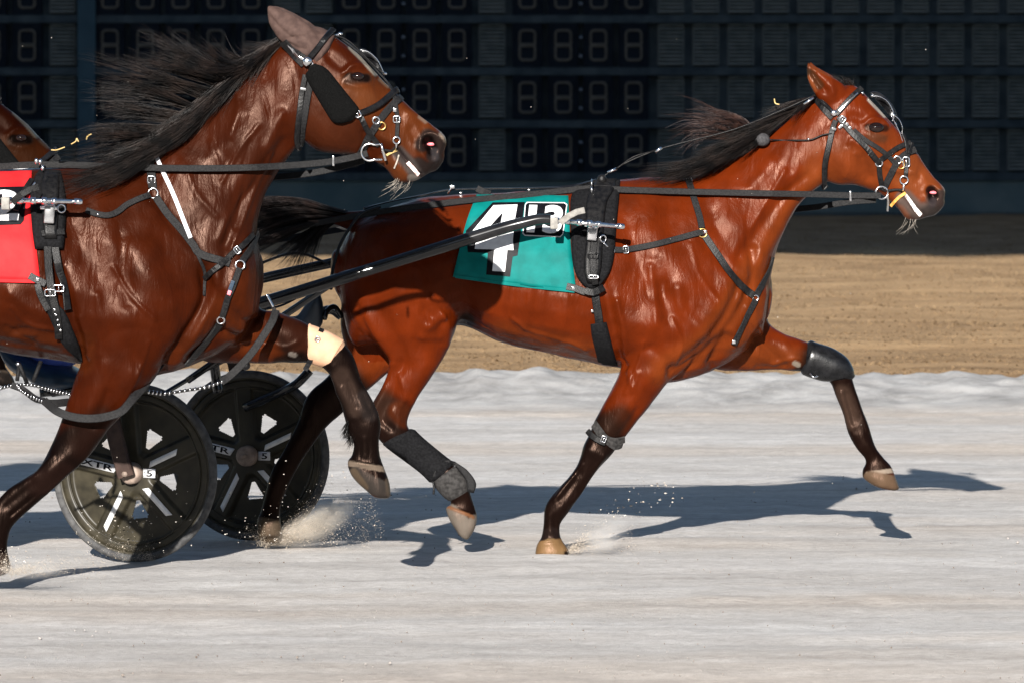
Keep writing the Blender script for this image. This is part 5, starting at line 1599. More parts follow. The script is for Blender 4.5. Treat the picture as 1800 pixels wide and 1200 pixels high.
def boots2(s, D0):
    # moulded knee shell on the reaching leg
    t = thing('knee_boot', P(1450, 632, 24.1), 'smooth black moulded knee boot on the leading horse\'s outstretched foreleg', 'horse boot')
    k = cuff('shell', [(1428, 602, 1409, 650, .046, .15), (1434, 605, 1413, 655, .053, .15), (1462, 614, 1428, 661, .054, .15), (1486, 630, 1448, 667, .054, .15), (1497, 648, 1468, 668, .046, .15), (1499, 658, 1482, 668, .03, .15)], D0, M['rubber'], t, .008)
    strap('strap', Surf([k]), [(1424, 655), (1434, 628), (1446, 606)], .012, M['leather'], t, .003, .001)
    tube('lace', [P(1424, 655, 24.08), P(1430, 662, 24.07), P(1438, 660, 24.08)], .004, M['metal'], t, 6)
    # knee strap on the planted leg
    t = thing('knee_strap', P(1060, 775, 23.8), 'grey buckled strap round the leading horse\'s planted front knee', 'horse boot')
    strap('strap', s, [(1046, 745), (1054, 757), (1064, 770), (1080, 775), (1097, 770)], .036, M['greycloth'], t, .006, .004, far_too=True)
    strap('strap', s, [(1036, 756), (1044, 766), (1056, 774), (1064, 776)], .026, M['leather'], t, .006, .012)
    strap('strap', s, [(1068, 774), (1080, 783), (1092, 780)], .030, M['greycloth'], t, .005, .006)
    buckle('buckle', s, 1061, 771, 8, 11, -20, t, off=.024)
    # hind shin boot with scalper
    t = thing('shin_boot', P(770, 820, 23.83), 'black and grey felt shin boot strapped on the leading horse\'s lifted hind leg', 'horse boot')
    a = cuff('shell', [(727, 756, 676, 780, .043, -.14), (744, 772, 692, 793, .038, -.14), (775, 798, 737, 826, .032, -.14), (793, 812, 757, 845, .035, -.14)], D0, M['pad'], t, .007)
    sa = Surf([a])
    strap('panel', sa, [(742, 783), (758, 796), (775, 812)], .044, M['greycloth'], t, .004, .009)
    strap('strap', sa, [(735, 768), (722, 776), (713, 796)], .026, M['greycloth'], t, .004, .002)
    strap('strap', sa, [(800, 818), (786, 815), (774, 826), (764, 846)], .034, M['webbing'], t, .005, .003)
    cuff('fetlock_cup', [(803, 822, 764, 850, .036, -.14), (818, 842, 779, 868, .038, -.14), (822, 858, 788, 876, .030, -.14)], D0, M['greycloth'], t, .008)
    patch('flap', Surf([a]), [(796, 812), (806, 826), (818, 842), (822, 864)], [(802, 812), (822, 826), (837, 848), (833, 866)], M['webbing'], t, .006, .012, nu=6, nv=10, D=23.83)
    tube('strap_end', [P(761, 845, 23.82), P(763, 857, 23.81), P(762, 868, 23.81)], .005, M['leather'], t, 6)

# ------------------------------------------------------------------ harness of the near horse
def harness1(h, s, D0):
    t = thing('driving_harness', P(90, 400, 21.88), 'black racing harness with buckled girth on the near horse beside the red cloth', 'harness')
    L = M['leather']
    patch('saddle_pad', s, [(72, 296), (60, 312), (53, 340), (56, 400), (61, 438)], [(106, 300), (112, 325), (116, 360), (114, 410), (111, 438)], M['pad'], t, .022, .012, nu=12, nv=18)
    st = patch('saddle', s, [(78, 300), (72, 330), (73, 370), (78, 420)], [(104, 304), (104, 335), (103, 370), (100, 420)], L, t, .016, .034, nu=8, nv=14)
    ss = Surf([st])
    plate('tug_block', ss, 87, 376, 18, 34, -3, t, M['metal'], .03, .012)
    plate('tug_plate', ss, 86, 366, 30, 6, -3, t, M['metal'], .02, .028)
    metal_ring('trace_ring', ss, 108, 367, 7, t, off=.02)
    strap('billet', s, [(84, 400), (82, 430), (83, 470), (88, 505), (98, 548), (104, 588)], .030, L, t, .006, .022)
    strap('billet', s, [(94, 418), (98, 450), (105, 490), (110, 520), (114, 545)], .030, L, t, .006, .020)
    strap('keeper', s, [(72, 417), (90, 415), (110, 414)], .026, L, t, .006, .034)
    for x, y in ((88, 515), (103, 507)):
        buckle('buckle', s, x, y, 18, 11, 0, t, off=.034)
    for k in range(5): plate('stud', s, 96 + k * 2.6, 545 + k * 9, 3, 3, 0, t, M['metal'], .003, .030)
    patch('girth', s, [(63, 498), (70, 520), (84, 552), (106, 600), (126, 622), (140, 636)], [(112, 545), (120, 560), (128, 580), (138, 604), (143, 622), (145, 636)], M['pad'], t, .016, .006, nu=10, nv=18)
    strap('girth_loop', s, [(66, 500), (72, 520), (84, 545)], .026, L, t, .006, .02)
    # breast strap, hangers and white piping
    strap('neck_strap', s, [(258, 262), (264, 285), (267, 310), (268, 332)], .034, M['webbing'], t, .005, .005, far_too=True)
    buckle('buckle', s, 266, 316, 13, 12, 0, t, off=.014)
    metal_ring('ring', s, 269, 340, 8.5, t)
    strap('breast_strap', s, [(262, 344), (240, 353), (222, 362), (206, 374), (190, 380), (172, 378), (152, 371)], .024, M['webbing'], t, .005, .006)
    ball('stud', P(172, 377, s.hit(172, 377)[0].y - .014), .006, M['metal'], t)
    strap('breast_strap', s, [(274, 347), (295, 376), (320, 404), (340, 430), (352, 446), (385, 458), (404, 464)], .030, M['webbing'], t, .005, .006)
    strap('white_piping', s, [(270, 262), (284, 295), (304, 340), (322, 385), (336, 418)], .016, M['white_web'], t, .004, .008)
    strap('tie', s, [(338, 422), (348, 450), (358, 475), (361, 495), (357, 520)], .012, M['webbing'], t, .004, .006)
    strap('breast_strap', s, [(362, 490), (385, 468), (408, 446), (425, 432), (442, 412)], .022, L, t, .006, .008)
    buckle('buckle', s, 417, 440, 9, 12, 40, t, off=.016)
    strap('breast_strap', s, [(424, 460), (434, 444), (446, 424), (452, 410)], .026, M['webbing'], t, .005, .005)
    metal_ring('ring', s, 422, 466, 8, t)
    strap('breast_strap', s, [(420, 472), (410, 500), (400, 525), (390, 556)], .024, M['webbing'], t, .005, .006)
    on = Surf([h])
    plate('woven_label', s, 406, 505, 7, 24, -20, t, M['navy'], .002, .0135)
    plate('woven_patch', s, 403, 515, 6, 8, -20, t, M['pink'], .002, .015)
    metal_ring('ring', s, 388, 563, 6.5, t)
    strap('breast_strap', s, [(385, 568), (372, 585), (350, 612), (325, 640)], .034, L, t, .008, .004)
    # saddle top: terrets and tie
    for x, y in ((64, 284), (71, 285), (75, 296)):
        ball('terret', P(x, y, D0 - .14), .009, M['metal'], t, (.8, .8, 1.3))
    strap('tie', s, [(58, 330), (48, 345), (35, 365), (28, 382)], .022, L, t, .006, .05)
    tube('snap_hook', [P(62, 321, 21.86), P(55, 330, 21.85), P(48, 338, 21.84)], .004, M['metal'], t, 8)
    return t

def reins1(s, D0):
    t = thing('rein', P(640, 272, 22.05), 'grey driving rein running from the near horse\'s bit past the mane to the left edge', 'rein')
    bm = bmesh.new()
    q = near_body(s, [(646, 270, 22.08), (610, 279, 22.04), (560, 287, 22.0), (480, 293, 21.96), (400, 296, 21.93), (300, 296, 21.90), (200, 293, 21.88), (120, 290, 21.88), (70, 290, 21.90), (20, 292, 21.9), (-60, 300, 21.9), (-200, 330, 21.95), (-420, 390, 22.0)])
    ribbon_into(bm, [P(*c) for c in q], [Vector((0, -1, 0))] * len(q), .026, .005, 0)
    bm_obj('strap', bm, M['webbing'], t, smooth=False)
    bm = bmesh.new()
    q = catmull([(640, 282, 22.34), (590, 296, 22.38), (540, 306, 22.4), (480, 312, 22.44), (400, 318, 22.46), (200, 312, 22.5), (0, 310, 22.55), (-400, 390, 22.4)], 8)
    ribbon_into(bm, [P(*c) for c in q], [Vector((0, -1, .2))] * len(q), .026, .005, 0)
    bm_obj('strap', bm, M['webbing'], t, smooth=False)
    bm = bmesh.new()
    box_into(bm, P(586, 283, 22.0), Vector((.004, 0, 0)), Vector((0, .006, 0)), Vector((0, 0, .020)))
    bm_obj('keeper', bm, M['metal'], t)

def bridle1(h, s, D0, T, label, hoodlabel, rich=True):
    def tp(l): return [T(x, y, 1) for x, y in l]
    L = M['leather']
    # cloth hood over the ears
    t2 = thing('ear_hood', P(*T(520, 70, 1), D0 - .05), hoodlabel, 'ear hood')
    V = []; Fc = []
    for yc in (-.066, .066):
        dx = 0 if yc < 0 else 8
        st = []
        for (x1, y1, x2, y2, w_, k) in ((473, 10, 469, 16, .009, 1), (492, 15, 470, 32, .025, 1), (514, 25, 478, 51, .034, 1), (538, 40, 494, 74, .040, .97), (556, 54, 516, 92, .046, .9), (566, 72, 534, 106, .045, .82)):
            p, q = tp([(x1 + dx, y1), (x2 + dx, y2)]); st.append((*p, *q, w_, yc * k, 0, 2))
        loft(st, D0, V, Fc, 22, 4)
    st = []
    for (x1, y1, x2, y2, w_) in ((548, 46, 530, 110, .088), (566, 50, 545, 128, .096), (580, 56, 556, 128, .100), (585, 60, 566, 112, .094)):
        p, q = tp([(x1, y1), (x2, y2)]); st.append((*p, *q, w_, 0, .0, 2.2))
    loft(st, D0, V, Fc, 24, 4)
    me, co, ed = fuse('hood', V, Fc, .006)
    nn = normals(me); set_co(me, co); nn = normals(me)
    px = to_px(co)
    for l, r_, a_ in (([(475, 30), (495, 52), (512, 66), (520, 64)], 2.5, -.006), ([(505, 68), (520, 68), (535, 64)], 3, -.006), ([(508, 78), (524, 86), (538, 88)], 3, -.005), ([(548, 120), (556, 95), (566, 75)], 2.5, -.003), ([(556, 122), (564, 95), (574, 75)], 2.5, -.003)):
        co = co + nn * (a_ * np.exp(-(poly_dist(px, tp(l)) / r_) ** 2))[:, None]
    co = co + nn * np.array([.004 * noise.noise(Vector(c) * 22) for c in co])[:, None]
    set_co(me, co)
    o = bpy.data.objects.new('hood', me); me.materials.append(M['hood']); me.polygons.foreach_set('use_smooth', [True] * len(me.polygons))
    link(o, t2); o.matrix_parent_inverse = Matrix.Translation(-t2.location)
    s = Surf([h, o])
    t = thing('bridle', P(*T(540, 110, 1), D0 - .1), label, 'bridle')
    strap('crown_strap', s, tp([(499, 72), (512, 86), (526, 100), (538, 112)]), .046, M['webbing'], t, .006, .006)
    strap('crown_strap', s, tp([(508, 76), (520, 90), (536, 106)]), .012, M['metal'] if rich else L, t, .004, .012)
    strap('brow_band', s, tp([(544, 101), (556, 87), (569, 72), (585, 54)]), .022, M['rubber'], t, .010, .004, far_too=True)
    a = tp([(540, 109)])[0]
    hh, _ = s.hit(*a); d = hh.y if hh else D0 - .09
    ball('rosette', P(*a, d - .026), .020, M['metal'], t, (1, .6, 1))
    b = tp([(549, 115)])[0]
    plate('plate', s, *b, 6, 13, 30, t, M['metal'], .006, .012)
    # fleece cheek roll
    la = tp([(546, 120), (537, 130), (545, 145), (560, 170), (578, 198), (592, 214)]); lb = tp([(560, 112), (570, 118), (588, 138), (606, 160), (627, 184), (630, 192)])
    V = []; Fc = []
    cs = [(556, 113, 542, 124), (568, 117, 537, 132), (580, 127, 542, 146), (596, 147, 556, 170), (612, 167, 571, 195), (626, 184, 584, 214), (631, 192, 598, 218), (629, 200, 612, 215)]
    dd = d - .03
    ws = [.016, .026, .03, .03, .03, .03, .026, .014]
    st = []
    for (x1, y1, x2, y2), w_ in zip(cs, ws):
        p, q = tp([(x1, y1), (x2, y2)])
        st.append((*p, *q, w_, dd - D0, 0, 2.8))
    loft(st, D0, V, Fc, 24, 5)
    mesh_obj('cheek_roll', V, Fc, M['felt'], t)
    strap('throat_lash', s, tp([(538, 132), (533, 158), (527, 190), (522, 225), (520, 250), (524, 266)]), .022, L, t, .006, .006, far_too=True)
    strap('throat_lash', s, tp([(547, 142), (541, 175), (536, 210), (531, 240), (528, 258)]), .026, M['webbing'], t, .004, .004)
    strap('nose_band', s, tp([(632, 200), (650, 192), (668, 182), (688, 166), (700, 160)]), .024, M['rubber'], t, .016, .004, far_too=True)
    strap('cheek_piece', s, tp([(633, 206), (645, 226), (656, 242), (666, 256)]), .022, L, t, .005, .005)
    strap('nose_band', s, tp([(704, 172), (690, 184), (674, 202), (656, 228), (640, 256), (630, 274)]), .028, M['webbing'], t, .005, .004, far_too=True)
    if rich:
        plate('stud', s, 533, 157, 10, 4, -8, t, M['metal'], .004, .014)
        buckle('buckle', s, 629, 201, 9, 11, 25, t, off=.018)
        metal_ring('ring', s, 661, 212, 6, t); metal_ring('ring', s, 671, 222, 6.5, t, M['brass'])
        strap('check_strap', s, [(590, 66), (612, 82), (640, 106), (662, 130), (680, 150), (690, 168), (695, 190), (698, 215), (697, 243)], .016, M['webbing'], t, .005, .007)
        buckle('buckle', s, 697, 210, 11, 11, 0, t, off=.016)
        plate('stud', s, 694, 194, 6, 6, 0, t, M['metal'], .004, .014)
        metal_ring('ring', s, 697, 247, 6, t, off=.012)
        tube('snap_hook', [P(697, 252, s.hit(697, 252)[0].y - .012), P(696, 264, s.hit(696, 264)[0].y - .010)], .004, M['metal'], t, 8)
        d2 = min(s.hit(x_, y_)[0].y for x_, y_ in ((655, 262), (668, 256), (674, 278), (640, 266))) - .014
        bm = bmesh.new()
        loop = [P(650 + 15 * math.cos(a_), 268 + 15 * math.sin(a_), d2) for a_ in np.linspace(R(60), R(300), 16)]
        loop = [P(672, 281, d2)] + loop + [P(668, 254, d2)]
        tube_into(bm, loop, .0042, 8)
        tube_into(bm, [P(670, 252, d2), P(672, 262, d2), P(678, 283, d2)], .0055, 8)
        bm_obj('bit_ring', bm, M['metal'], t)
        tube('mouthpiece', [P(676, 264, d2), P(688, 266, d2 + .012), P(698, 263, D0 - .04)], .005, M['webbing'], t, 8)
        strap('tongue_tie', s, [(696, 264), (686, 269), (680, 273)], .009, M['straw'], t, .004, .004)
        strap('lip_foam', s, [(716, 286), (726, 297), (735, 308)], .016, M['mouth'], t, .004, .001)
        strap('lip_cord', s, [(700, 274), (698, 284), (694, 296)], .006, M['whisker'], t, .004, .004)
        n_ = lambda l, dd_: [P(x, y, D0 + dd_) for x, y in l]
        tube('guard_wire', n_([(632, 88), (648, 92), (662, 104), (670, 118), (674, 128)], .03), .0022, M['metal'], t, 6)
        cup = bmesh.new(); vs = []
        for i in range(13):
            a_ = math.pi * i / 12
            for r in (1, .5, .05):
                u, v = -math.cos(a_) * r, math.sin(a_) * r
                vs.append(cup.verts.new(P(650 + u * 19 + v * 8, 108 + u * 21 - v * 9, D0 + .09 + .02 * (1 - r))))
        for i in range(12):
            for j in range(2): cup.faces.new((vs[i * 3 + j], vs[i * 3 + j + 1], vs[i * 3 + j + 4], vs[i * 3 + j + 3]))
        o = bm_obj('eye_cup', cup, M['rubber'], t); o.modifiers.new('s', 'SOLIDIFY').thickness = .004
        for x, y in ((676, 130), (592, 63), (598, 60)):
            ball('stud', P(x, y, D0 - .01), .008, M['metal'], t, (1.2, 1, .8))
        tube('check_wire', n_([(586, 62), (605, 68), (622, 80), (640, 98), (660, 118), (676, 130)], -.03), .003, M['webbing'], t, 6)
    else:
        ball('stud', P(*T(549, 118, 1), d - .06), .010, M['metal'], t)
    return t

def boots1(s, D0):
    t = thing('knee_boot', P(570, 608, 22.3), 'peach coloured sleeve with a black strap on the near horse\'s lifted knee', 'horse boot')
    k = cuff('sleeve', [(547, 573, 540, 620, .050, .15), (556, 576, 540, 632, .053, .15), (580, 586, 556, 640, .053, .15), (601, 598, 574, 644, .050, .15), (603, 600, 577, 645, .044, .15)], D0, M['beige'], t, .005)
    me = k.data
    sk = Surf([k])
    strap('strap', sk, [(566, 577), (561, 590), (554, 606), (548, 622), (545, 634), (536, 650)], .020, M['rubber'], t, .004, .001)
    buckle('buckle', sk, 558, 596, 8, 7, 65, t, off=.006)

def hobbles1(s, D0):
    """loops of strap hung round the forearms, joined by a chain under the belly"""
    t = thing('hobble', P(200, 735, 22.0), 'looped grey hobble straps hung round the near horse\'s forearms', 'hobbles')
    def rib(name, pts, w, mat, th=.006):
        bm = bmesh.new(); q = catmull(pts, 8)
        ribbon_into(bm, [P(*c) for c in q], [Vector((0, -1, .15))] * len(q), w, th, 0)
        return bm_obj(name, bm, mat, t, smooth=False)
    G = M['webbing']
    rib('loop', [(78, 704, 22.0), (100, 722, 21.95), (128, 732, 21.93), (160, 735, 21.92), (190, 731, 21.93), (214, 722, 21.94), (232, 702, 21.97), (250, 682, 22.02), (270, 655, 22.08), (290, 628, 22.12)], .032, G)
    rib('loop', [(78, 704, 22.02), (62, 700, 22.05), (40, 684, 22.1), (20, 676, 22.1)], .026, G)
    rib('loop', [(485, 546, 22.22), (478, 566, 22.19), (462, 592, 22.17), (444, 618, 22.16), (425, 640, 22.16), (404, 660, 22.16), (390, 670, 22.17)], .030, G)
    rib('hanger', [(484, 548, 22.22), (476, 532, 22.22), (469, 518, 22.22)], .014, G)
    tube('clip', [P(468, 518, 22.21), P(474, 529, 22.21), P(480, 540, 22.21)], .006, M['metal'], t, 8)
    def chain(pts, nm='cord'):
        bm = bmesh.new(); q = catmull(pts, 6)
        tube_into(bm, [P(*c) for c in q], .0055, 8)
        bm_obj(nm, bm, M['leather'], t)
        q = catmull(pts, 8)
        bm = bmesh.new()
        for c in q[::2]:
            ring_into(bm, P(*c), .0055, .0035, Vector((1, 0, -.3)), seg=8)
        bm_obj('chain', bm, M['metal'], t)
    chain([(390, 670, 22.17), (360, 680, 22.18), (325, 686, 22.2), (290, 691, 22.22), (262, 688, 22.2)])
    chain([(122, 692, 22.1), (100, 687, 22.12), (80, 682, 22.12), (55, 676, 22.12), (30, 676, 22.12), (8, 680, 22.1), (-20, 690, 22.1)])
    chain([(30, 676, 22.1), (40, 688, 22.08), (60, 698, 22.03), (78, 706, 22.0)])
    rib('tab', [(80, 708, 22.0), (100, 708, 22.02), (120, 706, 22.05)], .03, G)
    for a, b in (((30, 668), (34, 640)), ((34, 640), (48, 674)), ((58, 670), (72, 634))):
        tube('hanger', [P(*a, 22.12), P(*b, 22.14)], .008, M['webbing'], t, 8)
    ball('stud', P(32, 639, 22.12), .009, M['metal'], t)
    ball('buckle_knob', P(432, 642, 22.3), .018, M['leather'], t)
# ------------------------------------------------------------------ sulkies and driver
def wheel(t, c, yaw, Rw=.370, near_stickers=True):
    """spoked disc wheel: tyre, disc with pierced panels, hub, printed strips"""
    f = Vector((math.cos(yaw), -math.sin(yaw), 0)); ax = Vector((-math.sin(yaw), -math.cos(yaw), 0)); up = Vector((0, 0, 1))
    W = bpy.data.objects.new('wheel', None)
    def L(u, v, w_): return c + f * u + up * v + ax * w_
    sp = [R(a) for a in (97, 25, -47, -119, -191)]
    def sm(x, a, b):
        q = min(1, max(0, (x - a) / (b - a))); return q * q * (3 - 2 * q)
    def prof(r, th):
        dl = min(abs((th - s_ + math.pi) % (2 * math.pi) - math.pi) for s_ in sp)
        lat = r * math.sin(min(dl, 1.2))
        rec = sm(lat, .030, .046) * sm(r, .075, .10) * (1 - sm(r, .285, .305))
        return .016 * (1 - sm(r, .04, .33)) + .004 - .020 * rec - .010 * sm(r, .325, .333)
    def hole(r, th):
        dl = min(abs((th - s_ - math.pi / 5 + math.pi) % (2 * math.pi) - math.pi) for s_ in sp)
        a = r * math.sin(min(dl, 1.4)); h_ = r * math.cos(min(dl, 1.4))
        return .115 < h_ < .190 and a < (h_ - .098) * .46 and a < .038 and (h_ < .180 or a < .032)
    # disc
    rs = np.concatenate([np.arange(.0, .10, .01), np.arange(.10, .20, .003), np.arange(.20, .345, .006)])
    nt_ = 360
    V = []; Fc = []
    for r in rs:
        for i in range(nt_):
            th = 2 * math.pi * i / nt_
            V.append(L(r * math.cos(th), r * math.sin(th), prof(r, th)))
    for j in range(len(rs) - 1):
        for i in range(nt_):
            rm = (rs[j] + rs[j + 1]) / 2; tm = 2 * math.pi * (i + .5) / nt_
            if hole(rm, tm): continue
            k = (i + 1) % nt_
            Fc.append((j * nt_ + i, j * nt_ + k, (j + 1) * nt_ + k, (j + 1) * nt_ + i))
    dm = M['disc'] if 'disc' in M else None
    o = mesh_obj('disc', V, Fc, dm)
    bm = bmesh.new(); bm.from_mesh(o.data); bmesh.ops.remove_doubles(bm, verts=bm.verts, dist=.00001); bm.to_mesh(o.data); bm.free()
    md = o.modifiers.new('s', 'SOLIDIFY'); md.thickness = .003; md.offset = 0
    parts = [o]
    bm = bmesh.new()
    n = 96
    tube_into(bm, [L(math.cos(2 * math.pi * i / n) * (Rw - .017), math.sin(2 * math.pi * i / n) * (Rw - .017), 0) for i in range(n)], .0175, 14, closed=True)
    parts.append(bm_obj('tyre', bm, M['tyre']))
    bm = bmesh.new()
    tube_into(bm, [L(math.cos(2 * math.pi * i / n) * .338, math.sin(2 * math.pi * i / n) * .338, 0) for i in range(n)], .010, 10, closed=True)
    tube_into(bm, [L(math.cos(2 * math.pi * i / n) * .296, math.sin(2 * math.pi * i / n) * .296, .0065) for i in range(n)], .0028, 8, closed=True)
    parts.append(bm_obj('rim', bm, M['disc']))
    # hub
    bm = bmesh.new()
    rr = [(0, .062), (.034, .062), (.044, .056), (.046, .015), (.046, -.03), (.03, -.05), (0, -.05)]
    prev = None
    for r, w_ in rr:
        ring = [bm.verts.new(L(max(r, .0005) * math.cos(2 * math.pi * i / 32), max(r, .0005) * math.sin(2 * math.pi * i / 32), w_)) for i in range(32)]
        if prev:
            for i in range(32): bm.faces.new((prev[i], prev[(i + 1) % 32], ring[(i + 1) % 32], ring[i]))
        prev = ring
    parts.append(bm_obj('hub', bm, M['dullhub']))
    # printed strips along four of the spokes
    def strip(ang, r0, r1, w_, text=None, flip=False):
        a = sp[ang]; d = Vector((math.cos(a), math.sin(a))); q = Vector((-d.y, d.x))
        bm = bmesh.new(); n_ = 16
        rows = []
        for i in range(n_ + 1):
            r = r0 + (r1 - r0) * i / n_
            skew = .0
            row = []
            for s_ in (-1, 1):
                uv = d * (r + s_ * .008) + q * s_ * w_ / 2
                row.append(bm.verts.new(L(uv.x, uv.y, prof(math.hypot(uv.x, uv.y), math.atan2(uv.y, uv.x)) + .0045)))
            rows.append(row)
        for i in range(n_): bm.faces.new((rows[i][0], rows[i][1], rows[i + 1][1], rows[i + 1][0]))
        ob = bm_obj('strip', bm, M['print_white'])
        ob.modifiers.new('s', 'SOLIDIFY').thickness = .001
        parts.append(ob)
        if text:
            tb = text_mesh(text, .02)
            for v in tb.verts:
                x, y = v.co.x, v.co.y
                if flip: x, y = 1 - x, 1 - y
                r = r0 + (r1 - r0) * (.08 + .84 * x)
                uv = d * r + q * (y - .5) * w_ * .72
                v.co = L(uv.x, uv.y, prof(r, a) + .0068)
            parts.append(bm_obj('lettering', tb, M['print_black'], smooth=False))
    strip(4, .075, .255, .034, 'XTR', True)
    strip(1, .085, .215, .022)
    strip(2, .085, .235, .024)
    strip(3, .10, .27, .022)
    bm = bmesh.new()
    vs = [bm.verts.new(L(u, v, .0285)) for u, v in ((.05, -.018), (.105, -.018), (.105, .020), (.05, .020))]
    bm.faces.new(vs); ob = bm_obj('plate', bm, M['print_white']); ob.modifiers.new('s', 'SOLIDIFY').thickness = .001; parts.append(ob)
    tb = text_mesh('5', .02)
    for v in tb.verts: v.co = L(.066 + v.co.x * .026, -.012 + v.co.y * .026, .031)
    parts.append(bm_obj('lettering', tb, M['print_black'], smooth=False))
    W.location = c
    link(W, t); W.matrix_parent_inverse = Matrix.Translation(-t.location)
    for p in parts:
        p.parent = W
        p.matrix_parent_inverse = Matrix.Translation(-W.location)
    return W

def sulky(label, ox, oy, dz_tip, name='sulky', tie='print_grey'):
    """ox, oy: shift along and across the track; dz_tip: extra height of the shaft ends"""
    off0 = Vector((ox, oy, 0))
    t = thing(name, P(340, 818, 24.07) + off0, label, 'sulky', 'racing sulkies behind the horses')
    x_ax = P(300, 818, 24).x; x_tip = P(1098, 399, 23.6).x
    def Q(px, py, D):
        p = P(px, py, D)
        k = min(1.1, max(0, (p.x - x_ax) / (x_tip - x_ax)))
        return p + off0 + Vector((0, 0, dz_tip * k))
    yaw = R(20)
    c1, c2 = P(237, 829, 23.5), P(440, 806, 24.65)
    for c in (c1, c2):
        c.z = .371
        wheel(t, c + off0, yaw)
    sh = M['shaft']
    # near shaft, far shaft
    bm = bmesh.new()
    q = catmull([(968, 386, 23.60), (948, 386, 23.60), (925, 391, 23.60), (890, 400, 23.60), (830, 418, 23.59), (760, 440, 23.58), (700, 459, 23.58), (600, 490, 23.58), (490, 524, 23.6), (400, 549, 23.64), (300, 575, 23.7), (200, 596, 23.74), (150, 612, 23.8)], 6)
    rad = np.interp(np.arange(len(q)), [0, 20, len(q)], [.021, .026, .027])
    tube_into(bm, [Q(*c) for c in q], list(rad), 16)
    bm_obj('shaft', bm, sh, t)
    bm = bmesh.new()
    q = catmull([(985, 392, 24.40), (930, 395, 24.42), (800, 420, 24.45), (640, 452, 24.5), (580, 463, 24.52), (460, 490, 24.56), (380, 512, 24.6), (260, 552, 24.6), (180, 585, 24.5)], 6)
    tube_into(bm, [Q(*c) for c in q], .022, 14)
    bm_obj('shaft', bm, sh, t)
    # steel shaft ends
    for D, y0 in ((23.60, 0), (24.40, 6)):
        bm = bmesh.new()
        a, b = Q(966, 387 + y0, D), Q(1098, 399 + y0, D)
        tube_into(bm, [a, b], .0095, 12)
        for u, w_ in ((.06, .014), (.2, .013), (.36, .014), (.50, .015), (.62, .013), (.9, .0125)):
            p = a.lerp(b, u); tube_into(bm, [p, p + (b - a).normalized() * (.022 if u < .8 else .03)], w_, 12)
        bm_obj('shaft_end', bm, M['metal'], t)
    bm = bmesh.new()
    ribbon_into(bm, [Q(985, 392, 23.57), Q(1000, 380, 23.56), (Q(1014, 373, 23.57)), Q(1027, 370, 23.58)], [Vector((0, -1, 0))] * 4, .026, .006, 0)
    bm_obj('tie_strap', bm, M[tie], t, smooth=False)
    bm = bmesh.new()
    box_into(bm, Q(974, 393, 23.575), Vector((.016, 0, 0)), Vector((0, .016, 0)), Vector((0, 0, .024)))
    bm_obj('tie_clamp', bm, M['print_grey'], t)
    # arch, braces, forks
    def tb(nm, pts, r): tube(nm, [Q(*p) for p in pts], r, sh, t, 12)
    tb('brace', [(640, 478, 23.62), (592, 494, 23.64), (545, 524, 23.7), (497, 556, 23.76), (420, 606, 23.85), (330, 668, 23.95)], .015)
    tb('brace', [(600, 556, 24.2), (575, 545, 24.2), (520, 570, 24.2), (440, 600, 24.2)], .019)
    tb('brace', [(585, 468, 24.5), (520, 445, 24.5), (440, 470, 24.5)], .006)
    tb('brace', [(545, 510, 24.1), (500, 535, 24.05), (462, 545, 24.0)], .005)
    tb('brace', [(372, 590, 24.3), (378, 650, 24.4), (384, 690, 24.4)], .022)
    tb('brace', [(545, 650, 24.5), (520, 675, 24.5), (490, 690, 24.55), (430, 716, 24.6)], .020)
    tb('brace', [(400, 630, 24.3), (350, 655, 24.2), (290, 690, 24.0), (240, 720, 23.8)], .010)
    tb('arch', [(180, 600, 23.75), (190, 585, 23.9), (215, 575, 24.1), (250, 572, 24.35), (300, 580, 24.6), (380, 610, 24.75)], .024)
    # fork legs holding the hubs from outside
    f = Vector((math.cos(yaw), -math.sin(yaw), 0)); ax = Vector((-math.sin(yaw), -math.cos(yaw), 0))
    for c, s_ in ((c1 + off0, 1), (c2 + off0, -1)):
        bm = bmesh.new()
        w0 = ax * .080 * s_ if s_ > 0 else ax * -.075
        pts = [c + w0 + Vector((0, 0, -.012)), c + w0 - f * .05 + Vector((0, 0, .16)), c + w0 - f * .10 + Vector((0, 0, .38)), c + w0 * .5 - f * .13 + Vector((0, 0, .56))]
        q = catmull([tuple(p) for p in pts], 6)
        ribbon_into(bm, [Vector(p) for p in q], [ax * s_] * len(q), .072, .022, 0)
        o = bm_obj('fork', bm, M['forkbrown'], t, smooth=False)
        bm = bmesh.new(); tube_into(bm, [c + w0, c + w0 + ax * .030 * s_], .012, 6); tube_into(bm, [c - ax * .09, c + ax * .09], .010, 8)
        bm_obj('hub_nut', bm, M['dullhub'], t)
    bm = bmesh.new(); tube_into(bm, [c1 + off0 + Vector((0, 0, .56)) - f * .13, c2 + off0 + Vector((0, 0, .56)) - f * .13], .024, 12)
    bm_obj('axle_arch', bm, sh, t)
    # seat bucket
    V = []; Fc = []
    loft([(150, 655, 150, 675, .16, .0, 0, 2.2), (120, 640, 122, 682, .22, 0, 0, 2.4), (80, 632, 86, 686, .24, 0, 0, 2.4), (30, 610, 55, 668, .24, 0, 0, 2.4), (-10, 560, 15, 640, .23, 0, 0, 2.4), (-25, 500, 0, 560, .2, 0, 0, 2.3)], 24.1, V, Fc, 26, 5)
    V = [v + off0 for v in V]
    o = mesh_obj('seat', V, Fc, M['navy'], t)
    tb('seat_post', [(90, 690, 24.0), (160, 676, 24.0), (240, 640, 24.0), (300, 600, 24.1)], .018)
    tb('seat_post', [(70, 690, 24.25), (160, 680, 24.3), (280, 640, 24.4), (360, 610, 24.5)], .018)
    tb('stirrup', [(600, 556, 24.05), (588, 540, 24.0), (575, 546, 23.95), (570, 560, 23.92)], .012)
    return t

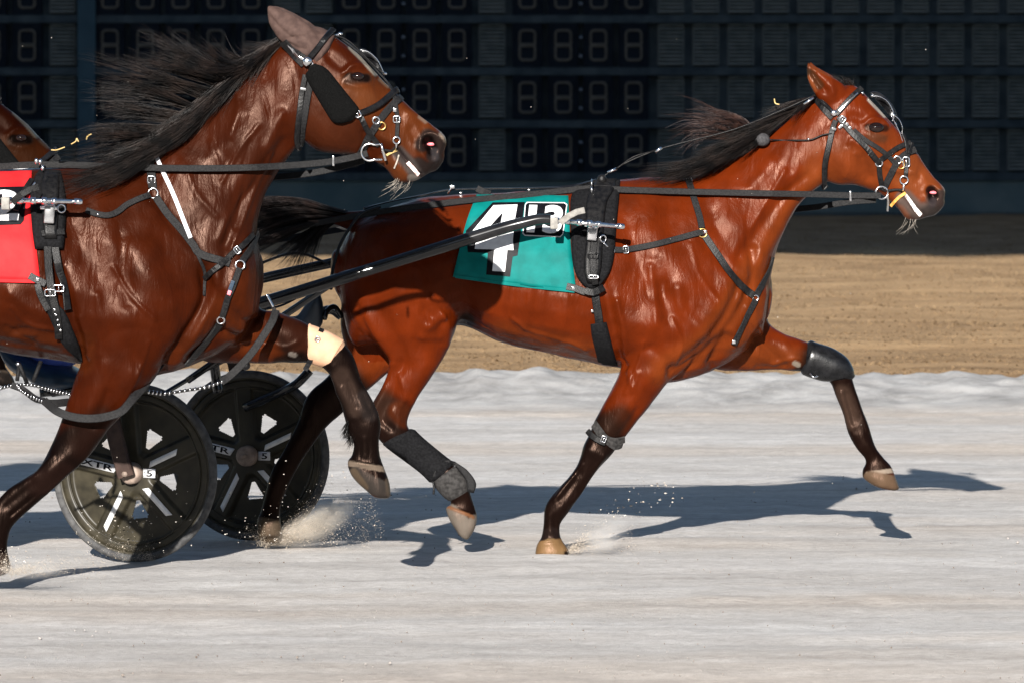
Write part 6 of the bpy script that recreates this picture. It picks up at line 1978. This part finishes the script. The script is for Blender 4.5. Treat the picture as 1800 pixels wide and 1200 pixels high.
def driver():
    D0 = 24.1
    V = []; Fc = []
    def lf(st, nring=22, sub=5): loft([(*s[:6], 0, 2.2) for s in st], D0, V, Fc, nring, sub)
    # trunk leaning back, neck, head
    lf([(150, 600, 60, 650, .15, 0), (135, 560, 20, 600, .175, 0), (115, 500, 0, 520, .165, 0), (100, 440, -20, 450, .185, 0), (82, 405, -15, 415, .19, 0), (62, 388, -2, 396, .12, 0)])
    lf([(58, 392, 8, 398, .06, 0), (62, 372, 14, 378, .056, 0)])
    lf([(66, 384, 22, 380, .05, 0), (80, 374, 10, 366, .068, 0), (84, 352, -2, 350, .078, 0), (82, 330, -6, 330, .08, 0), (70, 310, 4, 312, .066, 0), (52, 302, 22, 303, .03, 0)])
    lf([(84, 350, 78, 358, .012, 0), (92, 356, 84, 361, .012, 0)], 10)
    for s_ in (-1, 1):
        # thigh, shin, boot braced in the stirrup
        lf([(150, 560, 70, 640, .10, .09 * s_), (230, 545, 190, 622, .085, .10 * s_), (320, 538, 300, 600, .068, .11 * s_), (345, 540, 330, 598, .062, .11 * s_), (420, 556, 408, 608, .058, .11 * s_ - .02), (490, 556, 480, 590, .045, .11 * s_ - .04), (520, 556, 512, 588, .042, .11 * s_ - .05)])
        lf([(520, 582, 548, 594, .036, .11 * s_ - .05), (516, 566, 566, 572, .046, .11 * s_ - .05), (528, 548, 569, 554, .046, .11 * s_ - .05), (540, 530, 568, 534, .046, .11 * s_ - .05), (548, 516, 564, 518, .036, .11 * s_ - .05)], 20)
        # arm
        lf([(70, 405, 10, 430, .06, .19 * s_), (105, 470, 60, 490, .05, .23 * s_), (130, 500, 95, 522, .046, .23 * s_), (190, 478, 180, 506, .040, .2 * s_), (238, 455, 232, 476, .030, .16 * s_)], 18)
        # hand closed on the rein: palm, four bent fingers and a thumb
        lf([(240, 452, 234, 478, .018, .16 * s_), (256, 448, 250, 478, .02, .155 * s_), (268, 450, 262, 474, .018, .15 * s_)], 16)
        for k in range(4):
            y = 451 + k * 6.5; L_ = (1.0, 1.08, 1.02, .85)[k]
            lf([(266, y - 3, 264, y + 3, .008, .15 * s_), (266 + 9 * L_, y - 2, 264 + 9 * L_, y + 4, .008, .145 * s_), (268 + 12 * L_, y, 264 + 11 * L_, y + 5, .0075, .135 * s_ - .02 * s_), (266 + 4 * L_, y + 1, 262 + 4 * L_, y + 5, .007, .12 * s_ - .02 * s_)], 10, 4)
        lf([(250, 447, 246, 455, .010, .14 * s_), (258, 444, 256, 451, .009, .125 * s_), (270, 446, 268, 452, .008, .12 * s_)], 10, 4)
    me, co, ed = fuse('person', V, Fc, .008)
    set_co(me, co)
    blue = (.07, .12, .50)
    paint(me, co, blue, [([(42, 345), (40, 360), (60, 372)], 44, 4, (.42, .24, .17), 1), ([(235, 465), (275, 465)], 30, 4, (.03, .03, .03), 1), ([(540, 560), (548, 580), (556, 525)], 26, 5, (.008, .014, .022), 1), ([(400, 580), (500, 572)], 40, 10, (.012, .018, .03), 1), ([(100, 480), (60, 440)], 14, 3, (.7, .7, .7), 1)])
    m, t_, b = new_mat('driving_suit')
    at = nd(t_, "ShaderNodeAttribute", attribute_name="coat_colour")
    t_.links.new(at.outputs['Color'], b.inputs['Base Color']); b.inputs['Roughness'].default_value = .45
    o = bpy.data.objects.new('person', me); me.materials.append(m); me.polygons.foreach_set('use_smooth', [True] * len(me.polygons)); link(o)
    tag(o, 'person in blue suit and dark boots seated on the leading horse\'s sulky', 'driver')
    V = []; Fc = []
    loft([(88, 352, -10, 344, .088, 0, 0, 2.2), (86, 334, -12, 336, .092, 0, 0, 2.2), (78, 312, -4, 314, .082, 0, 0, 2.2), (56, 298, 18, 299, .045, 0, 0, 2.2)], D0, V, Fc, 24, 5)
    mesh_obj('helmet', V, Fc, M['print_white'], o)
    V = []; Fc = []
    loft([(84, 340, 74, 348, .05, 0, 0, 2.4), (88, 344, 80, 354, .05, 0, 0, 2.4)], D0, V, Fc, 20, 4)
    mesh_obj('goggles', V, Fc, M['rubber'], o)

def straws():
    for lab, pts, D, r in (('longest straw piece caught on the near horse\'s mane', [(90, 264), (100, 264), (114, 259)], 22.0, .0026), ('bent crumb of straw above the near horse\'s mane', [(125, 254), (133, 249), (135, 244), (138, 250)], 22.05, .0026), ('hooked straw piece topmost on the near horse\'s mane', [(152, 246), (154, 240), (161, 236)], 22.05, .0032), ('short straw standing in the leading horse\'s mane', [(1361, 174), (1363, 182), (1370, 184)], 23.9, .003)):
        o = tube('straw', [P(x, y, D) for x, y in pts], r, M['straw'], None, 6)
        tag(o, lab, 'straw', 'bits of straw in the manes')
# ------------------------------------------------------------------ build
S.cycles.volume_bounces = 3
build_track(); build_infield(); build_grass(); build_board(); build_shade_stand(); build_grit()
h2 = horse2()
h1 = horse1()
def tr3(x, y, k):
    if x > 540 and y > 600: y = 620 + (y - 620) * .5      # its lifted foreleg is folded tighter
    return (-576 + (x + 70 * k) * .877, HOR + (y + 117 * k - HOR) * .877)
h3 = horse1(None, 'dark_horse', .0085, 25.3, tr3, 'brown horse half hidden at the left edge, only its lowered head in view')
s2, s1, s3 = Surf([h2]), Surf([h1]), Surf([h3])
eyes(h2, s2, 1540, 225, 24.0); nostril(h2, s2, 1641, 339, 24.0)
eyes(h1, s1, 628, 135, 22.2, .021); nostril(h1, s1, 758, 254, 22.2)
eyes(h3, s3, *tr3(628, 135, 1), 25.3, .021)
mane1(h1, ID, 22.2); mane2(h2, 24.0); tail2(h2, 24.0); feathers(h1, 22.2); mane1(h3, tr3, 25.3, 500)
whiskers(h1, [(700, 312), (712, 318), (730, 316)], 22.2, 28, 2)
whiskers(h2, [(1590, 386), (1604, 390), (1614, 388)], 24.0, 12, 3, (-14, 24))
cloth2(s2); cloth1(s1)
harness2(h2, s2, s2, 24.0); reins2(s2, s2); bridle2(h2, s2, 24.0); boots2(s2, 24.0)
harness1(h1, s1, 22.2); reins1(s1, 22.2); boots1(s1, 22.2); hobbles1(s1, 22.2)
bridle1(h1, s1, 22.2, ID, 'black bridle with thick fleece cheek roll on the near dark horse', 'mauve brown cloth hood over the near dark horse\'s ears')
bridle1(h3, s3, 25.3, tr3, 'black bridle with a shiny stud on the horse half hidden at left', 'brown ear hood at the very left edge on the half hidden horse', False)
sulky('racing sulky with two black five-spoke disc wheels behind the leading horse', 0, 0, 0)
sulky('near sulky of which only a steel shaft end shows at the left edge', P(145, 355, 21.85).x - P(1098, 399, 23.6).x, 21.85 - 23.6, P(145, 355, 21.85).z - P(1098, 399, 23.6).z, tie='leather')
driver()
straws()
build_dust()
